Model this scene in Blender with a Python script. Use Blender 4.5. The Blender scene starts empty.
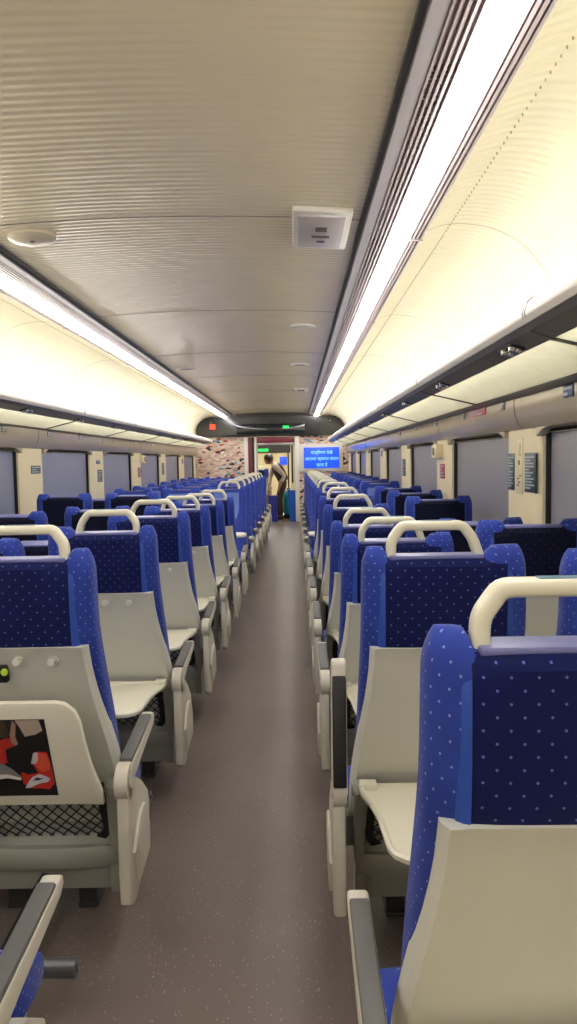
import bpy, bmesh, math, random
from mathutils import Vector, Matrix
random.seed(7)
C = bpy.context.scene
COL = C.collection
PI = math.pi

# ------------------------------------------------------------------ camera
EYE = 1.37
cd = bpy.data.cameras.new('camera'); cam = bpy.data.objects.new('camera', cd); COL.objects.link(cam)
cd.sensor_fit = 'VERTICAL'; cd.sensor_height = 36.0; cd.lens = 36.0 * 760 / 1024
cd.clip_start = 0.02
pit, yaw, rol = .068, -.0102, .0175
fw = Vector((math.sin(yaw) * math.cos(pit), math.cos(yaw) * math.cos(pit), -math.sin(pit)))
rt = Vector((math.cos(yaw), -math.sin(yaw), 0)); up = rt.cross(fw)
r2 = rt * math.cos(rol) - up * math.sin(rol); u2 = up * math.cos(rol) + rt * math.sin(rol)
M = Matrix((r2, u2, -fw)).transposed().to_4x4(); M.translation = Vector((0, 0, EYE))
cam.matrix_world = M
C.camera = cam

# ------------------------------------------------------------------ world, exposure
w = bpy.data.worlds.new('world'); C.world = w; w.use_nodes = True
w.node_tree.nodes['Background'].inputs[0].default_value = (.02, .022, .03, 1)
w.node_tree.nodes['Background'].inputs[1].default_value = 1.0
vs = C.view_settings
C.display_settings.display_device = 'sRGB'
vs.view_transform = 'Standard'; vs.look = 'None'; vs.gamma = 1.0; vs.use_curve_mapping = False
vs.exposure = 0.12
C.cycles.max_bounces = 10; C.cycles.diffuse_bounces = 6; C.cycles.glossy_bounces = 4
C.cycles.sample_clamp_indirect = 6.0
C.cycles.use_denoising = True
MAIN_E = 26.0      # emission of the two ceiling light lines
COVE_E = 15.0     # emission of the strips lying on the luggage racks
VEST_E = 20.0      # lamp of the vestibule and of the next coach

# ------------------------------------------------------------------ dimensions of the coach
CX = -.53; XL, XR = -2.20, 1.165; HW = 1.67
Y0, Y1 = -3.2, 16.8
CEIL = 2.385

# ------------------------------------------------------------------ materials
def lin(c):
    return tuple((v / 255 / 12.92 if v / 255 <= .04045 else ((v / 255 + .055) / 1.055) ** 2.4) for v in c) + (1,)
MATS = {}
def mat(name, rgb, rough=.5, metal=0, spec=.5, emit=None, estr=0, var=0, vscale=8, bump=0, bscale=60, coat=0, sheen=0, trans=0):
    if name in MATS: return MATS[name]
    m = bpy.data.materials.new(name); m.use_nodes = True; MATS[name] = m
    nt = m.node_tree; b = nt.nodes['Principled BSDF']
    b.inputs['Base Color'].default_value = lin(rgb); b.inputs['Roughness'].default_value = rough
    b.inputs['Metallic'].default_value = metal; b.inputs['Specular IOR Level'].default_value = spec
    b.inputs['Coat Weight'].default_value = coat
    if sheen: b.inputs['Sheen Weight'].default_value = sheen; b.inputs['Sheen Roughness'].default_value = .4
    if emit: b.inputs['Emission Color'].default_value = lin(emit); b.inputs['Emission Strength'].default_value = estr
    tc = nt.nodes.new('ShaderNodeTexCoord')
    if var:
        n = nt.nodes.new('ShaderNodeTexNoise'); n.inputs['Scale'].default_value = vscale; n.inputs['Detail'].default_value = 5
        nt.links.new(tc.outputs['Object'], n.inputs['Vector'])
        mx = nt.nodes.new('ShaderNodeMix'); mx.data_type = 'RGBA'
        mx.inputs[6].default_value = tuple(v * (1 - var) for v in lin(rgb)[:3]) + (1,)
        mx.inputs[7].default_value = tuple(min(1, v * (1 + var)) for v in lin(rgb)[:3]) + (1,)
        nt.links.new(n.outputs['Fac'], mx.inputs[0]); nt.links.new(mx.outputs[2], b.inputs['Base Color'])
    if bump:
        n = nt.nodes.new('ShaderNodeTexNoise'); n.inputs['Scale'].default_value = bscale
        nt.links.new(tc.outputs['Object'], n.inputs['Vector'])
        bp = nt.nodes.new('ShaderNodeBump'); bp.inputs['Strength'].default_value = bump; bp.inputs['Distance'].default_value = .01
        nt.links.new(n.outputs['Fac'], bp.inputs['Height']); nt.links.new(bp.outputs[0], b.inputs['Normal'])
    return m

def math_node(nt, op, a, b=None):
    n = nt.nodes.new('ShaderNodeMath'); n.operation = op
    for i, v in enumerate((a, b)):
        if v is None: continue
        if isinstance(v, (int, float)): n.inputs[i].default_value = v
        else: nt.links.new(v, n.inputs[i])
    return n.outputs[0]

def fabric(name, base, dot, pitch=.036, rad=.0020, rough=.9, sheen=.12, flat=False):
    """woven cloth with a staggered grid of small light dots"""
    m = mat(name, base, rough=rough, sheen=sheen, spec=.2)
    nt = m.node_tree; b = nt.nodes['Principled BSDF']
    tc = nt.nodes.new('ShaderNodeTexCoord'); s = nt.nodes.new('ShaderNodeSeparateXYZ')
    nt.links.new(tc.outputs['Object'], s.inputs[0])
    u = s.outputs[0] if flat else math_node(nt, 'ADD', math_node(nt, 'ABSOLUTE', s.outputs[0]), s.outputs[1]); v = s.outputs[2]
    def grid(off):
        a = math_node(nt, 'SUBTRACT', math_node(nt, 'FRACT', math_node(nt, 'ADD', math_node(nt, 'DIVIDE', u, pitch), 50 + off)), .5)
        c = math_node(nt, 'SUBTRACT', math_node(nt, 'FRACT', math_node(nt, 'ADD', math_node(nt, 'DIVIDE', v, pitch), 50 + off)), .5)
        d = math_node(nt, 'ADD', math_node(nt, 'MULTIPLY', a, a), math_node(nt, 'MULTIPLY', c, c))
        return math_node(nt, 'LESS_THAN', d, (rad / pitch) ** 2)
    f = math_node(nt, 'MAXIMUM', grid(0), grid(.5))
    n = nt.nodes.new('ShaderNodeTexNoise'); n.inputs['Scale'].default_value = 14; n.inputs['Detail'].default_value = 3
    nt.links.new(tc.outputs['Object'], n.inputs['Vector'])
    mb = nt.nodes.new('ShaderNodeMix'); mb.data_type = 'RGBA'
    L = lin(base)[:3]
    mb.inputs[6].default_value = tuple(v * .75 for v in L) + (1,); mb.inputs[7].default_value = tuple(min(1, v * 1.3) for v in L) + (1,)
    nt.links.new(n.outputs['Fac'], mb.inputs[0])
    mx = nt.nodes.new('ShaderNodeMix'); mx.data_type = 'RGBA'
    nt.links.new(f, mx.inputs[0]); nt.links.new(mb.outputs[2], mx.inputs[6]); mx.inputs[7].default_value = lin(dot)
    nt.links.new(mx.outputs[2], b.inputs['Base Color'])
    w_ = nt.nodes.new('ShaderNodeTexNoise'); w_.inputs['Scale'].default_value = 500
    nt.links.new(tc.outputs['Object'], w_.inputs['Vector'])
    bp = nt.nodes.new('ShaderNodeBump'); bp.inputs['Strength'].default_value = .25; bp.inputs['Distance'].default_value = .002
    nt.links.new(w_.outputs['Fac'], bp.inputs['Height']); nt.links.new(bp.outputs[0], b.inputs['Normal'])
    return m

def ribbed(name, rgb, rough, pitch=.05, strength=.4, spec=.5, var=.05):
    m = mat(name, rgb, rough=rough, spec=spec, var=var, vscale=2.5)
    nt = m.node_tree; b = nt.nodes['Principled BSDF']
    tc = nt.nodes.new('ShaderNodeTexCoord'); s = nt.nodes.new('ShaderNodeSeparateXYZ')
    nt.links.new(tc.outputs['Object'], s.inputs[0])
    n = nt.nodes.new('ShaderNodeTexNoise'); n.inputs['Scale'].default_value = 1.3; n.inputs['Detail'].default_value = 1
    nt.links.new(tc.outputs['Object'], n.inputs['Vector'])
    y = math_node(nt, 'ADD', math_node(nt, 'DIVIDE', s.outputs[1], pitch), math_node(nt, 'MULTIPLY', n.outputs['Fac'], .8))
    h = math_node(nt, 'SINE', math_node(nt, 'MULTIPLY', y, 2 * PI))
    bp = nt.nodes.new('ShaderNodeBump'); bp.inputs['Strength'].default_value = strength; bp.inputs['Distance'].default_value = .003
    n2 = nt.nodes.new('ShaderNodeTexNoise'); n2.inputs['Scale'].default_value = 2.2; n2.inputs['Detail'].default_value = 2
    nt.links.new(tc.outputs['Object'], n2.inputs['Vector'])
    hh = math_node(nt, 'ADD', h, math_node(nt, 'MULTIPLY', n2.outputs['Fac'], 9))
    nt.links.new(hh, bp.inputs['Height']); nt.links.new(bp.outputs[0], b.inputs['Normal'])
    return m

FAB = fabric('blue_seat_fabric', (42, 61, 143), (128, 144, 196))
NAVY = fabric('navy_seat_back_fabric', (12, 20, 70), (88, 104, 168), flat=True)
NAVYW = fabric('shaded_navy_seat_back_fabric', (8, 11, 34), (48, 56, 100), flat=True)  # same navy cloth for seats off the aisle, their shade put into the colours
PLAINB = mat('plain_blue_headrest', (92, 118, 190), .5, var=.06)
RIB = mat('blue_ribbon', (28, 68, 158), .55)
CAPM = mat('grey_blue_top_trim', (104, 108, 156), .4)
SHELL = mat('warm_grey_seat_shell', (200, 200, 189), .38, var=.03, vscale=3)
TRAYM = mat('cream_tray_plastic', (222, 219, 198), .35)
HOUS = mat('grey_seat_housing', (142, 142, 132), .45)
PALE = mat('pale_end_panel', (190, 186, 170), .42)
HANDM = mat('ivory_grab_handle', (214, 211, 188), .3)
STICK = mat('blue_green_sticker', (70, 110, 130), .4, var=.4, vscale=120)
BLACK = mat('black_plastic', (16, 16, 17), .5)
PAD = mat('dark_grey_armrest_pad', (88, 88, 84), .5)
PADB = mat('black_armrest_pad', (18, 18, 18), .55)
METAL = mat('brushed_metal', (150, 150, 148), .3, metal=1)
CHROME = mat('chrome', (205, 205, 205), .15, metal=1)
NET = mat('black_net_cord', (14, 14, 15), .7)
NETB = mat('dark_pocket_back', (96, 96, 90), .6)
CREAM = mat('cream_wall_panel', (248, 236, 198), .45, var=.03, vscale=2)
CORN = mat('beige_cornice', (184, 172, 150), .14, var=.06, vscale=4)
DARKR = mat('dark_rack_underside', (92, 88, 84), .32)
LIPM = mat('satin_rack_lip', (226, 222, 212), .3)
GRILLE = mat('brown_grey_slats', (150, 138, 136), .4)
GRILLED = mat('dark_slot', (58, 50, 56), .6)
GREYT = mat('grey_channel_trim', (176, 172, 176), .4)
BLIND = mat('grey_window_blind', (148, 148, 158), .35, var=.03, vscale=1.5)
BLINDL = mat('blue_grey_window_blind', (144, 150, 176), .35, var=.03, vscale=1.5)
GASK = mat('dark_window_gasket', (38, 36, 36), .5)
WHITE = mat('white_panel', (224, 222, 214), .4)
FASC = mat('dark_fascia', (38, 40, 40), .3, coat=.3)
MAROON = mat('maroon_header', (122, 40, 58), .4)
CEILM = ribbed('ribbed_ceiling', (234, 224, 198), .24, pitch=.045, strength=.34)
COVEM = ribbed('ribbed_cove', (232, 226, 204), .4, pitch=.05, strength=.8)
LAMP = mat('ceiling_light_diffuser', (255, 255, 255), .5, emit=(255, 250, 252), estr=MAIN_E)
LAMP2 = mat('cove_light_diffuser', (255, 255, 240), .5, emit=(255, 251, 232), estr=COVE_E)
VLAMP = mat('vestibule_lamp_diffuser', (255, 255, 255), .5, emit=(255, 250, 235), estr=VEST_E)
GREEN = mat('green_sign_face', (10, 120, 50), .5, emit=(20, 225, 80), estr=2.2)
REDS = mat('red_sign_face', (150, 40, 20), .5, emit=(250, 82, 48), estr=1.0)
SCREEN = mat('blue_screen', (20, 50, 160), .3, emit=(32, 78, 222), estr=1.25)
STEXT = mat('screen_text', (120, 190, 255), .3, emit=(110, 190, 255), estr=1.0)
TEAL = mat('teal_bag', (20, 150, 170), .35)
BINB = mat('blue_bin_plastic', (24, 92, 190), .4)
BIND = mat('dark_blue_bin_plastic', (34, 44, 140), .45, var=.2, vscale=60)
PAPER = mat('dark_teal_notice', (44, 66, 76), .4)
PTEXT = mat('notice_print', (176, 190, 196), .5)
REDN = mat('red_notice', (176, 40, 56), .4)
BLUEN = mat('blue_notice', (34, 60, 120), .4)
GREYN = mat('grey_sign', (96, 92, 84), .4)

def floor_mat():
    m = mat('speckled_vinyl_floor', (118, 104, 96), .30, bump=.05, bscale=300)
    nt = m.node_tree; b = nt.nodes['Principled BSDF']
    tc = nt.nodes.new('ShaderNodeTexCoord')
    n = nt.nodes.new('ShaderNodeTexNoise'); n.inputs['Scale'].default_value = 2.2; n.inputs['Detail'].default_value = 6
    nt.links.new(tc.outputs['Object'], n.inputs['Vector'])
    mx = nt.nodes.new('ShaderNodeMix'); mx.data_type = 'RGBA'
    mx.inputs[6].default_value = lin((90, 81, 75)); mx.inputs[7].default_value = lin((116, 105, 97))
    nt.links.new(n.outputs['Fac'], mx.inputs[0])
    v = nt.nodes.new('ShaderNodeTexVoronoi'); v.inputs['Scale'].default_value = 75
    nt.links.new(tc.outputs['Object'], v.inputs['Vector'])
    sep = nt.nodes.new('ShaderNodeSeparateColor'); nt.links.new(v.outputs['Color'], sep.inputs[0])
    keep = math_node(nt, 'GREATER_THAN', sep.outputs[0], .45)
    dot = math_node(nt, 'MULTIPLY', keep, math_node(nt, 'LESS_THAN', v.outputs['Distance'], .15))
    m2 = nt.nodes.new('ShaderNodeMix'); m2.data_type = 'RGBA'
    nt.links.new(math_node(nt, 'MULTIPLY', dot, .55), m2.inputs[0]); nt.links.new(mx.outputs[2], m2.inputs[6]); m2.inputs[7].default_value = lin((205, 190, 182))
    nt.links.new(m2.outputs[2], b.inputs['Base Color'])
    return m
FLOORM = floor_mat()

def mosaic_mat():
    m = mat('speckled_mosaic_wall', (190, 160, 148), .5)
    nt = m.node_tree; b = nt.nodes['Principled BSDF']
    tc = nt.nodes.new('ShaderNodeTexCoord')
    mp = nt.nodes.new('ShaderNodeMapping'); mp.inputs['Scale'].default_value = (1, 1, 2.2); mp.inputs['Rotation'].default_value = (0, .5, 0)
    nt.links.new(tc.outputs['Object'], mp.inputs[0])
    v = nt.nodes.new('ShaderNodeTexVoronoi'); v.inputs['Scale'].default_value = 12
    nt.links.new(mp.outputs[0], v.inputs['Vector'])
    sep = nt.nodes.new('ShaderNodeSeparateColor'); nt.links.new(v.outputs['Color'], sep.inputs[0])
    r = nt.nodes.new('ShaderNodeValToRGB'); r.color_ramp.interpolation = 'CONSTANT'
    els = [(0, (214, 192, 174)), (.34, (202, 166, 150)), (.5, (226, 208, 192)), (.66, (190, 168, 154)), (.83, (40, 36, 44)), (.91, (90, 150, 190)), (.94, (160, 60, 60)), (.97, (240, 236, 228))]
    r.color_ramp.elements[0].color = lin(els[0][1]); r.color_ramp.elements[1].position = els[1][0]; r.color_ramp.elements[1].color = lin(els[1][1])
    for p, c in els[2:]:
        e = r.color_ramp.elements.new(p); e.color = lin(c)
    nt.links.new(sep.outputs[0], r.inputs[0])
    nt.links.new(r.outputs[0], b.inputs['Base Color'])
    return m
MOSAIC = mosaic_mat()

def frosted_mat():
    m = bpy.data.materials.new('frosted_rack_glass'); m.use_nodes = True; nt = m.node_tree
    b = nt.nodes['Principled BSDF']; out = nt.nodes['Material Output']
    b.inputs['Base Color'].default_value = lin((222, 221, 212)); b.inputs['Roughness'].default_value = .3
    t = nt.nodes.new('ShaderNodeBsdfTranslucent'); t.inputs[0].default_value = lin((236, 235, 226))
    tc = nt.nodes.new('ShaderNodeTexCoord'); n = nt.nodes.new('ShaderNodeTexNoise'); n.inputs['Scale'].default_value = 18; n.inputs['Detail'].default_value = 6
    nt.links.new(tc.outputs['Object'], n.inputs['Vector'])
    mc = nt.nodes.new('ShaderNodeMix'); mc.data_type = 'RGBA'; mc.inputs[6].default_value = lin((206, 207, 196)); mc.inputs[7].default_value = lin((240, 240, 232))
    nt.links.new(n.outputs['Fac'], mc.inputs[0]); nt.links.new(mc.outputs[2], t.inputs[0])
    mx = nt.nodes.new('ShaderNodeMixShader'); mx.inputs[0].default_value = .65
    nt.links.new(b.outputs[0], mx.inputs[1]); nt.links.new(t.outputs[0], mx.inputs[2]); nt.links.new(mx.outputs[0], out.inputs[0])
    return m
FROST = frosted_mat()

# ------------------------------------------------------------------ mesh helpers
def finish(bm, name, m, angle=35, smooth=True):
    bmesh.ops.recalc_face_normals(bm, faces=bm.faces)
    me = bpy.data.meshes.new(name); bm.to_mesh(me); bm.free()
    me.materials.append(m)
    if smooth:
        for p in me.polygons: p.use_smooth = True
        me.set_sharp_from_angle(angle=math.radians(angle))
    return me
def link(name, me, parent=None, loc=None, rot=None):
    o = bpy.data.objects.new(name, me); COL.objects.link(o)
    if parent: o.parent = parent
    if loc: o.location = loc
    if rot: o.rotation_euler = rot
    return o
def obj(name, bm, m, parent=None, angle=35, smooth=True):
    return link(name, finish(bm, name, m, angle, smooth), parent)
def empty(name, loc, rz=0):
    o = bpy.data.objects.new(name, None); COL.objects.link(o); o.location = loc; o.rotation_euler = (0, 0, rz)
    o.empty_display_size = .1
    return o
def tag(o, label=None, cat=None, group=None, kind=None):
    if label: o['label'] = label
    if cat: o['category'] = cat
    if group: o['group'] = group
    if kind: o['kind'] = kind
    return o

def add_box(bm, lo, hi, bev=0, seg=2, mtx=None):
    vs_ = [bm.verts.new((x, y, z)) for x in (lo[0], hi[0]) for y in (lo[1], hi[1]) for z in (lo[2], hi[2])]
    idx = [(0, 1, 3, 2), (4, 6, 7, 5), (0, 4, 5, 1), (2, 3, 7, 6), (0, 2, 6, 4), (1, 5, 7, 3)]
    fs = [bm.faces.new([vs_[i] for i in f]) for f in idx]
    if bev:
        es = list({e for f in fs for e in f.edges})
        r = bmesh.ops.bevel(bm, geom=es, offset=bev, segments=seg, profile=.5, affect='EDGES')
        allv = {v for f in r['faces'] for v in f.verts}
        for f in fs:
            if f.is_valid: allv |= set(f.verts)
        vs_ = list(allv)
    if mtx is not None:
        bmesh.ops.transform(bm, matrix=mtx, verts=[v for v in vs_ if v.is_valid])
def add_prism(bm, pts, a0, a1, axis='y', bev=0):
    """closed polygon pts extruded along an axis: 'y' -> pts are (x,z); 'x' -> pts are (y,z); 'z' -> pts are (x,y)"""
    def P(p, t):
        return {'y': (p[0], t, p[1]), 'x': (t, p[0], p[1]), 'z': (p[0], p[1], t)}[axis]
    A = [bm.verts.new(P(p, a0)) for p in pts]; B = [bm.verts.new(P(p, a1)) for p in pts]
    n = len(pts); fa = bm.faces.new(A); fb = bm.faces.new(B[::-1])
    for i in range(n): bm.faces.new((A[i], B[i], B[(i + 1) % n], A[(i + 1) % n]))
    if bev:
        es = list(set(fa.edges) | set(fb.edges))
        bmesh.ops.bevel(bm, geom=es, offset=bev, segments=2, profile=.5, affect='EDGES')
def add_cyl(bm, a, b, r, n=14, r2_=None):
    a, b = Vector(a), Vector(b); d = (b - a).normalized()
    u = d.orthogonal().normalized(); v = d.cross(u); r2_ = r if r2_ is None else r2_
    A = [bm.verts.new(a + (u * math.cos(2 * PI * i / n) + v * math.sin(2 * PI * i / n)) * r) for i in range(n)]
    B = [bm.verts.new(b + (u * math.cos(2 * PI * i / n) + v * math.sin(2 * PI * i / n)) * r2_) for i in range(n)]
    bm.faces.new(A[::-1]); bm.faces.new(B)
    for i in range(n): bm.faces.new((A[i], A[(i + 1) % n], B[(i + 1) % n], B[i]))
def fillet(pts, r, n=5):
    out = [Vector(pts[0])]
    for i in range(1, len(pts) - 1):
        p, a, b = Vector(pts[i]), Vector(pts[i - 1]), Vector(pts[i + 1])
        ra = min(r, (a - p).length * .45, (b - p).length * .45)
        s = p + (a - p).normalized() * ra; e = p + (b - p).normalized() * ra
        for k in range(n + 1):
            t = k / n; out.append(s * (1 - t) ** 2 + p * 2 * t * (1 - t) + e * t * t)
    out.append(Vector(pts[-1])); return out
def add_sweep(bm, pts, sec, side=Vector((0, 1, 0))):
    """sweep the section sec [(u,v)] along pts; u is measured along 'side'"""
    rings = []
    for i, p in enumerate(pts):
        d = (pts[min(i + 1, len(pts) - 1)] - pts[max(i - 1, 0)]).normalized()
        s = (side - d * side.dot(d)).normalized(); t = d.cross(s)
        rings.append([bm.verts.new(p + s * u + t * v) for u, v in sec])
    n = len(sec)
    for a, b in zip(rings, rings[1:]):
        for i in range(n): bm.faces.new((a[i], a[(i + 1) % n], b[(i + 1) % n], b[i]))
    bm.faces.new(rings[0][::-1]); bm.faces.new(rings[-1])
def rrect(w_, h_, r, n=3):
    out = []
    for cx, cy, a0 in ((w_ - r, h_ - r, 0), (-w_ + r, h_ - r, PI / 2), (-w_ + r, -h_ + r, PI), (w_ - r, -h_ + r, 1.5 * PI)):
        for k in range(n + 1):
            a = a0 + PI / 2 * k / n; out.append((cx + r * math.cos(a), cy + r * math.sin(a)))
    return out
def box_mesh(name, lo, hi, m, bev=0, parent=None):
    bm = bmesh.new(); add_box(bm, lo, hi, bev); return obj(name, bm, m, parent)
def sm(a, b, x):
    t = max(0, min(1, (x - a) / (b - a))); return t * t * (3 - 2 * t)

# ================================================================== THE SETTING
bm = bmesh.new(); add_box(bm, (XL - .1, Y0, -.08), (XR + .1, Y1 + .1, 0)); tag(obj('floor', bm, FLOORM), kind='structure')

# ceiling: a gently arched centre panel
pts = [(CX + b * .1, CEIL + .03 * (1 - (b * .1 / .84) ** 2)) for b in range(-8, 9)]
pts[0] = (CX - .84, CEIL); pts[-1] = (CX + .84, CEIL)
poly = pts + [(x, z + .03) for x, z in pts[::-1]]
bm = bmesh.new(); add_prism(bm, poly, Y0, Y1); ceil_o = tag(obj('ceiling', bm, CEILM), kind='structure')
# panel joints follow the arch
for k in range(0, 9):
    bm = bmesh.new(); y = -.75 + 2.03 * k
    q = [(x, z - .0015) for x, z in pts]; add_prism(bm, q + [(x, z + .001) for x, z in pts[::-1]], y, y + .005)
    obj('panel_joint', bm, GREYN, ceil_o)
cove = [(1.105, 2.335), (1.20, 2.36), (1.33, 2.352), (1.45, 2.31), (1.55, 2.235), (1.62, 2.13), (1.655, 2.0), (1.67, 1.88), (1.67, 1.74)]
def smoothpoly(p, n=3):
    out = []
    for i in range(len(p) - 1):
        p0, p1, p2, p3 = p[max(i - 1, 0)], p[i], p[i + 1], p[min(i + 2, len(p) - 1)]
        for k in range(n):
            t = k / n
            out.append(tuple(.5 * (2 * p1[j] + (p2[j] - p0[j]) * t + (2 * p0[j] - 5 * p1[j] + 4 * p2[j] - p3[j]) * t * t + (-p0[j] + 3 * p1[j] - 3 * p2[j] + p3[j]) * t ** 3) for j in (0, 1)))
    out.append(p[-1]); return out
cv = smoothpoly(cove)
for s, nm in ((-1, 'left'), (1, 'right')):
    inner = [(CX + s * b, z) for b, z in cv]; outer = [(CX + s * (b + .03 * (0.2 if z > 2.3 else 1)), z + (.03 if z > 2.2 else 0)) for b, z in cv[::-1]]
    bm = bmesh.new(); add_prism(bm, inner + outer, Y0, Y1)
    obj('cove_panel', bm, COVEM, ceil_o)
    for k in range(0, 9):
        bm = bmesh.new(); y = -.75 + 2.03 * k
        q = [(CX + s * (b - .001), z - .0012) for b, z in cv[:18]]; add_prism(bm, q + [(CX + s * (b + .002), z + .001) for b, z in cv[:18][::-1]], y, y + .004)
        obj('panel_joint', bm, CORN, ceil_o)
    # row of fixing dimples next to the light line
    bm = bmesh.new()
    for k in range(380):
        y = .2 + .04 * k
        if y > 15: break
        add_cyl(bm, (CX + s * 1.205, y, 2.353), (CX + s * 1.205, y, 2.361), .0022, 6)
    obj('fixing_dimple', bm, CORN, ceil_o)['kind'] = 'stuff'

# side walls, windows
WIN_Z0, WIN_Z1 = .82, 1.50
pillR = [3.65 + 2.105 * k for k in range(-3, 7)]; pillL = [6.07 + 2.11 * k for k in range(-4, 6)]
PW = .58
def side_wall(s, x, piers, nm, tint):
    X = lambda d: x + s * d        # d>0 is outwards
    bm = bmesh.new()
    add_box(bm, (min(X(-.0), X(.1)), Y0, 0), (max(X(-.0), X(.1)), Y1, WIN_Z0), .004)
    add_box(bm, (min(X(.03), X(.1)), Y0, WIN_Z1 - .02), (max(X(.03), X(.1)), Y1, 1.76))
    for y in piers:
        if y > Y1 - .1: continue
        ye = min(y + PW, Y1)
        sec = [(y, .09), (y + .012, .02), (y + .05, .002), (y + .14, -.004), (ye - .14, -.004), (ye - .05, .002), (ye - .012, .02), (ye, .09)]
        add_prism(bm, [(X(d), yy) for yy, d in sec], WIN_Z0 - .01, WIN_Z1 + .05, 'z')
    wall = tag(obj('wall_' + nm, bm, CREAM), kind='structure')
    edges = [Y0] + sorted(v for y in piers if y < Y1 for v in (y, y + PW)) + [Y1]
    return wall, [(edges[i], edges[i + 1]) for i in range(0, len(edges), 2) if edges[i + 1] - edges[i] > .2 and edges[i + 1] > -2]
wn = 0
wl, winL = side_wall(-1, XL, pillL, 'left', BLINDL); wr, winR = side_wall(1, XR, pillR, 'right', BLIND)
for s, x, wins, bmt in ((-1, XL, winL, BLINDL), (1, XR, winR, BLIND)):
    for (a, b) in wins:
        if b > Y1: b = Y1
        wn += 1
        X = lambda d: x + s * d
        bm = bmesh.new(); add_box(bm, (min(X(.055), X(.075)), a, WIN_Z0), (max(X(.055), X(.075)), b, WIN_Z1))
        wo = tag(obj('window_%d' % wn, bm, bmt), kind='structure')
        bm = bmesh.new()
        for (y0_, y1_, z0_, z1_) in ((a, a + .008, WIN_Z0, WIN_Z1), (b - .008, b, WIN_Z0, WIN_Z1), (a, b, WIN_Z1 - .02, WIN_Z1), (a, b, WIN_Z0, WIN_Z0 + .02)):
            add_box(bm, (min(X(.03), X(.06)), y0_, z0_), (max(X(.03), X(.06)), y1_, z1_), .002)
        obj('gasket', bm, GASK, wo)
        bm = bmesh.new(); add_box(bm, (min(X(.04), X(.054)), a + .03, WIN_Z0 + .03), (max(X(.04), X(.054)), b - .03, WIN_Z0 + .045), .003)
        obj('blind_bar', bm, METAL, wo)

# cornice above the windows, arched down to each pillar
def cornice(s, x, piers, n):
    X = lambda d: x + s * d
    prof = [(.02, 1.50), (-.015, 1.507), (-.04, 1.535), (-.055, 1.58), (-.06, 1.625), (-.06, 1.67), (.02, 1.67)]
    bm = bmesh.new(); add_prism(bm, [(X(d), z) for d, z in prof], Y0, Y1)
    # flared corner pieces at both sides of each pillar
    for y in piers:
        if y > Y1 - .7: continue
        for yy, q in ((y, -1), (y + PW, 1)):
            crv = [(yy - q * .02, 1.51), (yy - q * .02, 1.465)] + [(yy + q * (.02 + .16 * (1 - math.cos(t * PI / 2 / 6))), 1.465 + .04 * math.sin(t * PI / 2 / 6)) for t in range(1, 7)] + [(yy + q * .18, 1.515)]
            add_prism(bm, crv, min(X(-.012), X(.03)), max(X(-.012), X(.03)), 'x')
    t = tag(obj('trim_%d' % n, bm, CORN), kind='structure')
    for k in range(8):
        bm = bmesh.new()
        y = 3.86 + 2.05 * k if s > 0 else 4.25 + 2.11 * k
        if y > Y1 - .2: bm.free(); break
        add_prism(bm, [(X(d - .001), z) for d, z in prof[1:6]] + [(X(d + .01), z) for d, z in prof[1:6][::-1]], y, y + .008)
        obj('panel_joint', bm, GASK, t)
    return t
cornice(-1, XL, pillL, 1); cornice(1, XR, pillR, 2)

# rear wall, behind the photographer
bm = bmesh.new(); add_box(bm, (XL - .1, Y0 - .1, 0), (XR + .1, Y0, 2.45)); tag(obj('wall_rear', bm, CREAM), kind='structure')

# ------------------------------------------------------------------ far end of the coach
def box_part(name, x0, x1, y0, y1, z0, z1, m, parent=None, bev=0.0, kind=None):
    bm = bmesh.new(); add_box(bm, (x0, y0, z0), (x1, y1, z1), bev); o = obj(name, bm, m, parent)
    if kind: o['kind'] = kind
    return o
DX0, DX1, DZ = -.84, -.01, 1.76
bm = bmesh.new()
add_box(bm, (XL - .1, Y1, 0), (-1.12, Y1 + .08, 1.95)); add_box(bm, (.08, Y1, 0), (XR + .1, Y1 + .08, 1.95))
we = tag(obj('wall_end', bm, MOSAIC), kind='structure')
bm = bmesh.new(); add_box(bm, (XL - .1, Y1 + .0, 1.90), (XR + .1, Y1 + .08, 2.45)); obj('upper_panel', bm, CREAM, we)
# dark fascia over the doorway filling the roof curve
lobe = [(1.60, 1.90), (1.625, 1.97), (1.63, 2.05), (1.60, 2.16), (1.53, 2.25), (1.42, 2.315), (1.30, 2.335), (1.15, 2.33), (1.10, 2.325), (.95, 2.325), (.83, 2.365)]
top = [(CX - b, z) for b, z in lobe] + [(CX + b * .1, CEIL + .029 * (1 - (b * .1 / .84) ** 2)) for b in range(-7, 8)] + [(CX + b, z) for b, z in lobe[::-1]]
bm = bmesh.new(); add_prism(bm, top, Y1 - .10, Y1 + .03, 'y', .01)
fas = tag(obj('trim_3', bm, FASC), kind='structure')
bm = bmesh.new(); add_box(bm, (CX - .75, Y1 - .115, 1.955), (CX + .75, Y1 - .1, 2.17), .006); obj('glossy_panel', bm, mat('glossy_dark_panel', (30, 34, 38), .12), fas)
bm = bmesh.new(); add_cyl(bm, (CX - 1.3, Y1 - .103, 2.22), (CX - 1.3, Y1 - .1, 2.22), .012); add_cyl(bm, (CX + 1.3, Y1 - .103, 2.22), (CX + 1.3, Y1 - .1, 2.22), .012)
obj('screw_cap', bm, CHROME, fas)
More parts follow.
